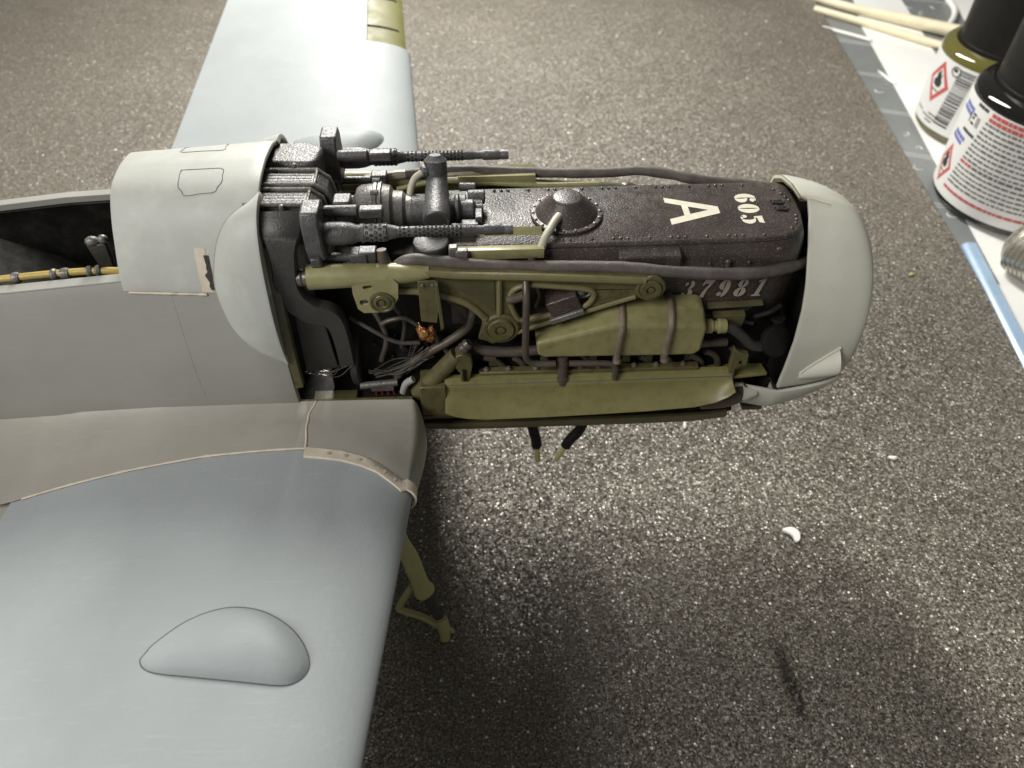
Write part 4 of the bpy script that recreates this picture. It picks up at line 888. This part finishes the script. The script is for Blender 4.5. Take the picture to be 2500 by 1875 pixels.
# padlock-shaped solenoid behind the bearer
sb2 = B().box((1.58, -1.55, .86), (.66, .5, .38), RY(-22)); so = sb2.make('solenoid', M['brown'], A, bevel=.03)
B().box((1.66, -1.74, .60), (.74, .22, .13), RY(-22)).make('solenoid_base', M['steel'], so, bevel=.02)
B().cyl((1.75, -1.5, 1.02), (2.1, -1.48, 1.14), .08).ball((1.95, -1.6, 1.08), .1).tube([(1.9, -1.6, .95), (2.1, -1.62, 1.0), (2.16, -1.6, 1.15), (2.0, -1.55, 1.25)], .04).make('solenoid_cap', M['gun'], so)

# ---- exhaust shroud and pipes
sh = B(); rows = []
bot = [(-.98, -1.80), (-.76, -1.93), (-.5, -2.0), (-.12, -2.05), (1.24, -2.03), (2.4, -1.99), (3.55, -1.94), (4.66, -1.85), (5.1, -1.72), (5.34, -1.56), (5.48, -1.38)]
for x, zb in bot:
    zt = -1.13-.0*x; rows.append([(x, -1.72, zt+.03), (x, -1.84, zt), (x, -1.87, zt-.10), (x, -1.91, zt-.14)]+[(x, -1.91-.05*u-.30*u**2.4, zt-.14+(zb-zt+.14)*u) for u in (.15, .3, .45, .6, .75, .88, 1.0)])
sh.grid(rows); shr = sh.make('exhaust_shroud', M['ygb'], A, solid=.045, bevel=.008, angle=50)
B().tube([(-.96, -1.89, -1.27), (1, -1.89, -1.27), (3.2, -1.89, -1.27), (5.46, -1.89, -1.26)], .018, 6, 1).make('shroud_groove', M['seam'], shr)
tr2 = B().plate_z([(-.20, -1.78), (4.7, -1.80), (4.72, -1.60), (-.24, -1.58)], -1.12, -1.02); tr2.make('top_rail', M['yg'], A, bevel=.03)
for i, x in enumerate((-.05, .45, 1.05, 2.05, 2.45, 3.25, 3.75, 4.35)):
    B().lathe([(0, .06), (.05, .06), (.06, .035), (.09, .03)], (x, -1.70, -1.02), (0, 0, 1), 8).make('rail_bolt', M['strap'], A)
for i, x in enumerate((.1, 1.25, 2.35, 3.1, 3.6, 4.5)):
    B().prism([(-.09, -1.05), (.09, -1.05), (.07, -.72), (-.07, -.72)], lambda u, z: (x+u, -1.56, z), lambda u, z: (x+u, -1.48, z)).make('rail_bracket', M['ygdark'], A, bevel=.015)
B().plate_z([(4.7, -1.8), (5.6, -1.8), (6.35, -1.72), (6.3, -1.4), (4.7, -1.4)], -1.45, -1.36).make('front_shelf', M['ygb'], A, bevel=.02)
for i in range(6):
    x = -.35+i*.98
    B().tube([(x-.2, -1.2, -1.75), (x+.05, -1.35, -2.0), (x-.10, -1.46, -2.25), (x-.42, -1.50, -2.5)], .19, 12).make('exhaust_stub', M['exh'], A)
B().tube([(5.05, -1.55, -2.35), (5.45, -1.75, -2.12), (5.72, -1.80, -1.95), (5.95, -1.72, -1.85)], lambda t: .26-.05*t, 16).make('exhaust_end', M['exh'], A)
B().tube([(.80, -1.6, 1.58), (.80, -1.90, 1.30), (.80, -1.96, 1.0), (.80, -1.96, .4), (.80, -1.95, -.2), (.83, -1.94, -.46), (.95, -1.93, -.60), (1.12, -1.92, -.65), (1.46, -1.92, -.66)], .075, 14, 4).make('drain_pipe', M['pipe'], A)
B().tube([(1.76, -1.90, -.68), (2.3, -1.90, -.70), (2.62, -1.90, -.72), (2.76, -1.90, -.80), (2.80, -1.90, -.98), (2.81, -1.88, -1.22)], .07, 14, 4).make('drain_pipe', M['pipe'], A)
B().cyl((1.63, -1.82, -.50), (1.64, -1.84, -1.36), .11, n=16).lathe([(0, .135), (.1, .135)], (1.63, -1.82, -.66), (0, 0, -1), 16).lathe([(0, .13), (.12, .13)], (1.64, -1.83, -1.15), (0, 0, -1), 16).make('pipe_junction', M['pipe'], A)
B().tube([(.46, -1.72, 1.02), (.64, -1.80, 1.14), (.78, -1.86, 1.26)], .10, 12).make('pipe_elbow', M['pipe'], A)
B().tube([(-.30, -1.45, -.50), (-.05, -1.5, -.60), (.46, -1.5, -.66), (1.15, -1.5, -.63), (1.6, -1.45, -.62)], .12, 14, wob=.15).make('ignition_tube', M['pipe'], A)
B().tube([(4.6, -1.5, -.58), (5.3, -1.5, -.56)], .1, 12).make('ignition_tube', M['pipe'], A)
for pts in ([(-.10, -.78), (.1, -.86), (.26, -1.0), (.42, -1.18), (.55, -1.30)], [(.58, -.82), (.72, -.95), (.84, -1.18), (.89, -1.40)], [(3.40, -.90), (3.55, -1.0), (3.76, -1.27)], [(3.95, -.92), (4.10, -1.08), (4.16, -1.25), (4.17, -1.45)], [(4.50, -.90), (4.66, -.98), (4.80, -1.12), (4.86, -1.28)], [(4.85, -.80), (5.05, -.90), (5.18, -1.08), (5.24, -1.40)], [(2.90, -.95), (3.02, -1.10), (3.05, -1.46)], [(2.2, -.9), (2.3, -1.1), (2.32, -1.4)]):
    B().tube([(x, -1.52, z) for x, z in pts], .075, 10, 3).make('ignition_lead', M['pipe'], A)
B().tube([(-.22, -1.25, .75), (-.30, -1.38, .39), (-.41, -1.42, .05), (-.74, -1.42, -.28), (-1.25, -1.42, -.64), (-1.80, -1.4, -1.08), (-2.1, -1.35, -1.5)], .10, 14).make('bent_hose', M['pipe'], A)
B().tube([(-.85, -1.4, 1.0), (-.70, -1.35, .75), (-.52, -1.3, .52), (-.40, -1.25, .2)], .10, 12, wob=.2).make('bent_hose', M['pipe'], A)
dg = B().cyl((-1.62, -1.75, -1.66), (-.66, -1.68, -.52), .19, n=18); dgt = dg.make('brace_tube', M['yg'], A)
B().lathe([(0, .12), (.06, .14), (.1, .11), (.16, .14), (.22, .11), (.28, .13), (.36, .10)], (-.62, -1.68, -.46), (.62, .05, .75), 16).make('brace_collar', M['pipe'], dgt)
cl = B(); cl.prism([(-.70, -.42), (-.55, -.36), (-.36, -.46), (-.34, -.70), (-.46, -1.38), (-.62, -1.38), (-.62, -.95), (-.70, -.8)], lambda x, z: (x, -1.86, z), lambda x, z: (x, -1.72, z)); cl.make('brace_clip', M['yg'], A, bevel=.025)
B().box((-.53, -1.87, -.98), (.07, .03, .36)).make('clip_slot', M['dark'], A)
# rear bay: ring frame, cross bar, wires
rg = B().lathe([(0, .82), (.05, .86), (.16, .86), (.2, .80), (.2, .60), (0, .60)], (-3.0, -.75, -1.15), (1, -.1, 0), 40, caps=False); rg.make('ring_frame', M['duct'], A, angle=30)
B().cyl((-2.92, -1.55, -1.55), (-2.06, -1.52, -1.50), .085, n=14).box((-2.42, -1.54, -1.62), (.52, .14, .16)).make('cross_bar', M['steel'], A, bevel=.02)
rw = B()
for k in range(4): rw.tube([(-2.60+.13*k, -1.55, -1.68), (-2.58+.14*k, -1.53, -1.9), (-2.55+.15*k, -1.4, -2.2)], .025, 6)
rw.make('red_wires', M['red'], A)
B().tube([(-2.22, -1.5, .27), (-2.05, -1.52, .38), (-1.76, -1.52, .44), (-1.58, -1.5, .32), (-1.42, -1.5, .14)], .05, 10).make('thin_lead', M['pipe'], A)
cpn = B()
rnd = random.Random(9)
for k in range(9):
    cpn.ball((-1.27+rnd.uniform(-.16, .2), -1.5+rnd.uniform(-.08, .08), -.0+rnd.uniform(-.16, .2)), rnd.uniform(.07, .15), (1, .8, 1), 8)
cpn.v = [tuple(Vector(p)+Vector((noise.noise(Vector(p)*7), noise.noise(Vector(p)*7+Vector((3, 1, 2))), noise.noise(Vector(p)*7+Vector((7, 7, 1)))))*.06) for p in cpn.v]
cpn.make('glue_lump', M['copper'], A, angle=20)
for k, (p, q, n_) in enumerate((((-2.62, -1.40, -1.28), (-1.35, -1.45, -.62), 14), ((-3.95, -1.5, -1.02), (-3.1, -1.5, -.78), 10), ((-2.1, -1.3, -1.45), (-1.55, -1.4, -.5), 9))):
    wr = B(); p, q = Vector(p), Vector(q)
    for i in range(n_):
        a = Vector((rnd.uniform(-.1, .1), rnd.uniform(-.15, .1), rnd.uniform(-.12, .12))); m_ = p.lerp(q, .5)+Vector((rnd.uniform(-.15, .15), rnd.uniform(-.1, .1), rnd.uniform(-.32, .02)))
        wr.tube([p+a, m_, q+Vector((rnd.uniform(-.16, .16), rnd.uniform(-.1, .1), rnd.uniform(-.18, .22)))], .011, 5, 6)
    wr.make('wire_bundle', M['wire'], A)
mg = B()
for i in range(26): 
    x, z = rnd.uniform(-2.5, -1.2), rnd.uniform(-1.1, .2); mg.box((x, rnd.uniform(-1.3, -1.15), z), (rnd.uniform(.05, .16), .1, rnd.uniform(.06, .26)), RY(rnd.uniform(-40, 40)))
mg.make('magneto_housing', M['dark'], A, bevel=.015)
for pts, r_, m_ in (
    ([(-2.6, -1.3, .9), (-2.3, -1.4, .4), (-2.2, -1.35, -.3), (-2.4, -1.3, -1.0)], .06, 'pipe'), ([(-2.0, -1.3, 1.2), (-1.9, -1.45, .7), (-1.75, -1.4, .2), (-1.9, -1.3, -.6)], .05, 'duct'),
    ([(-2.9, -1.3, .3), (-2.5, -1.45, .1), (-2.0, -1.4, -.35), (-1.5, -1.3, -.5)], .045, 'hose'), ([(-1.2, -1.3, -.2), (-.9, -1.4, -.7), (-.6, -1.3, -1.2)], .06, 'hose'),
    ([(.9, -1.3, 1.3), (1.1, -1.4, .9), (1.05, -1.35, .5)], .05, 'pipe'), ([(1.2, -1.5, -.8), (1.35, -1.55, -1.0), (1.38, -1.55, -1.25)], .06, 'pipe'), ([(2.05, -1.5, -.78), (2.2, -1.55, -.95), (2.25, -1.55, -1.25)], .06, 'pipe'),
    ([(3.3, -1.45, -.62), (3.9, -1.5, -.66), (4.5, -1.45, -.6)], .09, 'pipe'), ([(5.5, -1.3, -.9), (5.75, -1.4, -1.1), (5.95, -1.35, -1.35)], .07, 'hose'), ([(5.9, -1.2, -.1), (6.15, -1.3, .1), (6.4, -1.2, .2)], .06, 'dark'),
    ([(4.6, -1.2, .05), (5.3, -1.22, -.1), (5.9, -1.2, -.3)], .05, 'duct'), ([(-.2, -1.3, 1.1), (.1, -1.4, .85), (.35, -1.35, .9)], .05, 'pipe')):
    B().tube(pts, r_, 10).make('bay_pipe', M[m_], A)
# drain stubs below the tray
for pts, in (([(1.0, -.9, -3.2), (1.10, -.8, -4.1), (1.2, -.8, -4.6), (1.22, -.8, -4.85)],), ([(2.5, -.9, -3.3), (2.35, -.8, -4.2), (2.10, -.8, -4.65), (2.0, -.8, -4.9)],)):
    p = B().tube(pts, .14, 12).make('drain_stub', M['dark'], A)
    a, b = Vector(pts[-2]), Vector(pts[-1]); B().cyl(b, b+(b-a).normalized()*.65, .075, n=12).make('drain_tip', M['leggreen'], p)

# ---- nose ring and chin
AFT = [(-118, (6.66, -1.80, -1.80)), (-105, (6.66, -1.84, -1.1)), (-90, (6.68, -1.80, -.35)), (-70, (6.72, -1.58, .36)), (-52, (6.75, -1.31, .83)), (-32, (6.80, -.76, 1.42)), (-14, (6.86, -.28, 1.82)), (0, (6.88, .06, 2.05)), (3, (6.72, .14, 2.10)), (12, (6.64, .50, 2.17)), (28, (6.60, 1.05, 2.05)), (45, (6.60, 1.46, 1.80)), (60, (6.60, 1.72, 1.2)), (80, (6.60, 1.85, .3)), (100, (6.60, 1.88, -.7)), (118, (6.60, 1.84, -1.80))]
def npt(u, a):               # u = 0 at the aft edge, 1 at the front; a = degrees from the crown, 180 = keel
    if abs(a) <= 118: x0, y0, z0_ = lerp(AFT, a)
    else:
        r = math.radians(a); c_ = (abs(a)-118)/62
        x0 = 6.66; y0 = 1.82*math.copysign(math.cos(c_*math.pi/2)**.75, a); z0_ = -1.80-1.22*math.sin(c_*math.pi/2)**.8
    r = math.radians(a); g = u**1.15
    wd, zt, zb = lerp([(0, (1.80, 2.1, -3.0)), (.5, (1.84, 1.95, -2.92)), (.85, (1.85, 1.76, -2.74)), (.95, (1.83, 1.67, -2.66)), (1, (1.79, 1.60, -2.60))], u)
    ex = 2/2.15; zc, hz = (zt+zb)/2, (zt-zb)/2
    ye = wd*math.copysign(abs(math.sin(r))**ex, math.sin(r)); ze = zc+hz*math.copysign(abs(math.cos(r))**ex, math.cos(r))
    return Vector((x0+(8.13-x0)*u, y0+(ye-y0)*g, z0_+(ze-z0_)*g))
ASPLIT = 118
rg = B(); rows = []
AA = sorted(set(list(range(-ASPLIT, ASPLIT+1, 4))+[0, 1, 3]))
for u in (0, .05, .15, .3, .45, .6, .72, .82, .9, .96, 1.0): rows.append([npt(u, a) for a in AA])
r0 = rows[-1]; rows.append([Vector((8.17, p.y*.96, -.5+(p.z+.5)*.96)) for p in r0]); rows.append([Vector((8.19, p.y*.88, -.5+(p.z+.5)*.88)) for p in r0]); rows.append([Vector((8.10, p.y*.86, -.5+(p.z+.5)*.86)) for p in r0])
rg.grid(rows); ring = rg.make('nose_ring', M['ring'], A, solid=.09, bevel=.02, angle=60)
if sum(p.normal.dot(Vector((0, p.center.y, p.center.z))) for p in ring.data.polygons) < 0: ring.data.flip_normals()
rim = B(); rim.grid([[npt(0, a)+Vector((.004, 0, 0)) for a in range(3, 60, 3)], [Vector((p.x+.03, p.y*.93, p.z-.13)) for p in [npt(0, a) for a in range(3, 60, 3)]], [Vector((p.x+.5, p.y*.93, p.z-.16)) for p in [npt(0, a) for a in range(3, 60, 3)]]])
rim.make('ring_inner_edge', M['ygb'], ring, solid=.01)
B().prism([(.93*npt(.3, a).y, -.4+.90*(npt(.3, a).z+.4)) for a in range(-176, 180, 8)], lambda y, z: (7.05, y, z), lambda y, z: (7.15, y, z)).make('nose_shade_plate', M['dark'], A)  # added black plate that keeps the nose interior dark
AC = [ASPLIT+.4+(360-2*ASPLIT-.8)*k/30 for k in range(31)]; AC = [a if a <= 180 else a-360 for a in AC]
chn = B(); rows = []
for x in (5.66, 5.8, 6.0, 6.2, 6.4, 6.6):
    f = (6.66-x)/1.0; rows.append([Vector((x, p.y*(1-.06*f), p.z+.20*f)) for p in [npt(0, a) for a in AC]])
for u in (0, .12, .25, .4, .55, .7, .82, .9, .96, 1.0): rows.append([npt(u, a) for a in AC])
chn.grid(rows); chin = chn.make('chin_cowl', M['ring'], A, solid=.08, bevel=.01, angle=60)
if sum(p.normal.dot(Vector((0, p.center.y, p.center.z+1))) for p in chin.data.polygons) < 0: chin.data.flip_normals()
B().tube([npt(u, -118.2)+Vector((0, -.004, 0)) for u in (0, .2, .4, .6, .8, .95)], .012, 6, 1).make('panel_line', M['seam'], chin)
B().tube([npt(.0, -a)+Vector((0, -.003, 0)) for a in range(ASPLIT+1, 176, 6)], .012, 6, 1).make('panel_line', M['seam'], chin)
B().tube([npt(.62-.012*(a-121), -a) for a in (121, 126, 131, 136)], .035, 6, 1).make('chin_louvre', M['pipe'], chin)
B().tube([npt(.02+.07*k, 1-.9*k)+Vector((0, -.002, .003)) for k in range(6)], .008, 5, 1).make('scratch', M['cream'], ring)
B().box((6.45, -1.2, -2.98), (.5, .35, .12)).make('drain_lip', M['exh'], chin, bevel=.03)
B().lathe([(0, .02), (.05, .10), (.3, .2), (.4, .2)], (6.22, -1.82, -1.9), (-1, .0, .05), 16).make('exhaust_fairing', M['ring'], chin)
sp = B(); rows = []
for i in range(9):
    u = i/8; row = []
    uu = .27+.46*u; R_ = .015+.34*u**.8; ac = 111-10*u; half = 1.5+7.5*u**.8
    for k in range(13):
        a = ac-half+2*half*k/12; b0 = npt(uu, -a); nrm = Vector((0, -1, .10)).normalized()
        row.append(b0+nrm*(R_*math.sin(math.pi*k/12)**.8-.01))
    rows.append(row)
sp.grid(rows); scp = sp.make('intake_scoop', M['ring'], ring, solid=.03, bevel=.006, angle=60)
B().tube([Vector(r[0])+Vector((0, -.03, .05)) for r in rows], .032, 8, 1).make('scoop_flange', M['ring'], ring)
B().tube([Vector(r[0])+Vector((0, -.045, -.015)) for r in rows[1:]], .016, 6, 1).make('scoop_seam', M['seam'], ring)
B().tube([Vector(r[-1])+Vector((0, -.015, -.01)) for r in rows], .012, 6, 1).make('scoop_seam', M['seam'], ring)
B().prism([(-1.70, -1.55), (1.70, -1.55), (1.62, -2.4), (1.1, -2.8), (-1.1, -2.8), (-1.62, -2.4)], lambda y, z: (6.42, y, z), lambda y, z: (6.5, y, z)).make('chin_shade_plate', M['dark'], A)  # added black plate hiding the lit far inside of the chin
B().lathe([(0, 1.42), (.05, 1.42)], (7.95, 0, -.5), (1, 0, 0), 40).make('nose_plate', M['dark'], A)

# ---- landing gear legs
for s in (-1, 1):
    lg = B().tube([(-2.75, s*2.75, -2.0), (-2.50, s*3.10, -3.2), (-2.28, s*3.6, -4.7), (-2.05, s*3.8, -5.3), (-1.82, s*4.2, -5.92), (-1.68, s*4.32, -6.14)], lambda t: .215 if t < .8 else .215+.05*math.sin((t-.8)*15), 18)
    lg.v = [(x, y, z) for x, y, z in lg.v]; leg = lg.make('landing_gear_leg', M['leggreen'], A)
    B().cyl((-1.70, s*4.32, -6.12), (-1.32, s*4.88, -6.62), .12, n=16).make('oleo_strut', M['duct'], leg)
    B().tube([(-1.36, s*4.84, -6.45), (-1.28, s*5.0, -6.72), (-1.28, s*5.12, -6.97)], lambda t: .17-.05*t, 12).make('axle_fork', M['leggreen'], leg)
    B().tube([(-1.30, s*4.95, -6.62), (-1.12, s*5.0, -6.72), (-1.08, s*5.02, -6.80)], .05, 8).make('fork_lug', M['leggreen'], leg)
    B().tube([(-2.05, s*4.15, -6.05), (-2.42, s*4.32, -6.70), (-2.36, s*4.4, -6.78), (-1.8, s*4.62, -6.78), (-1.42, s*4.88, -6.74)], .09, 10, 3).make('torque_link', M['leggreen'], leg)
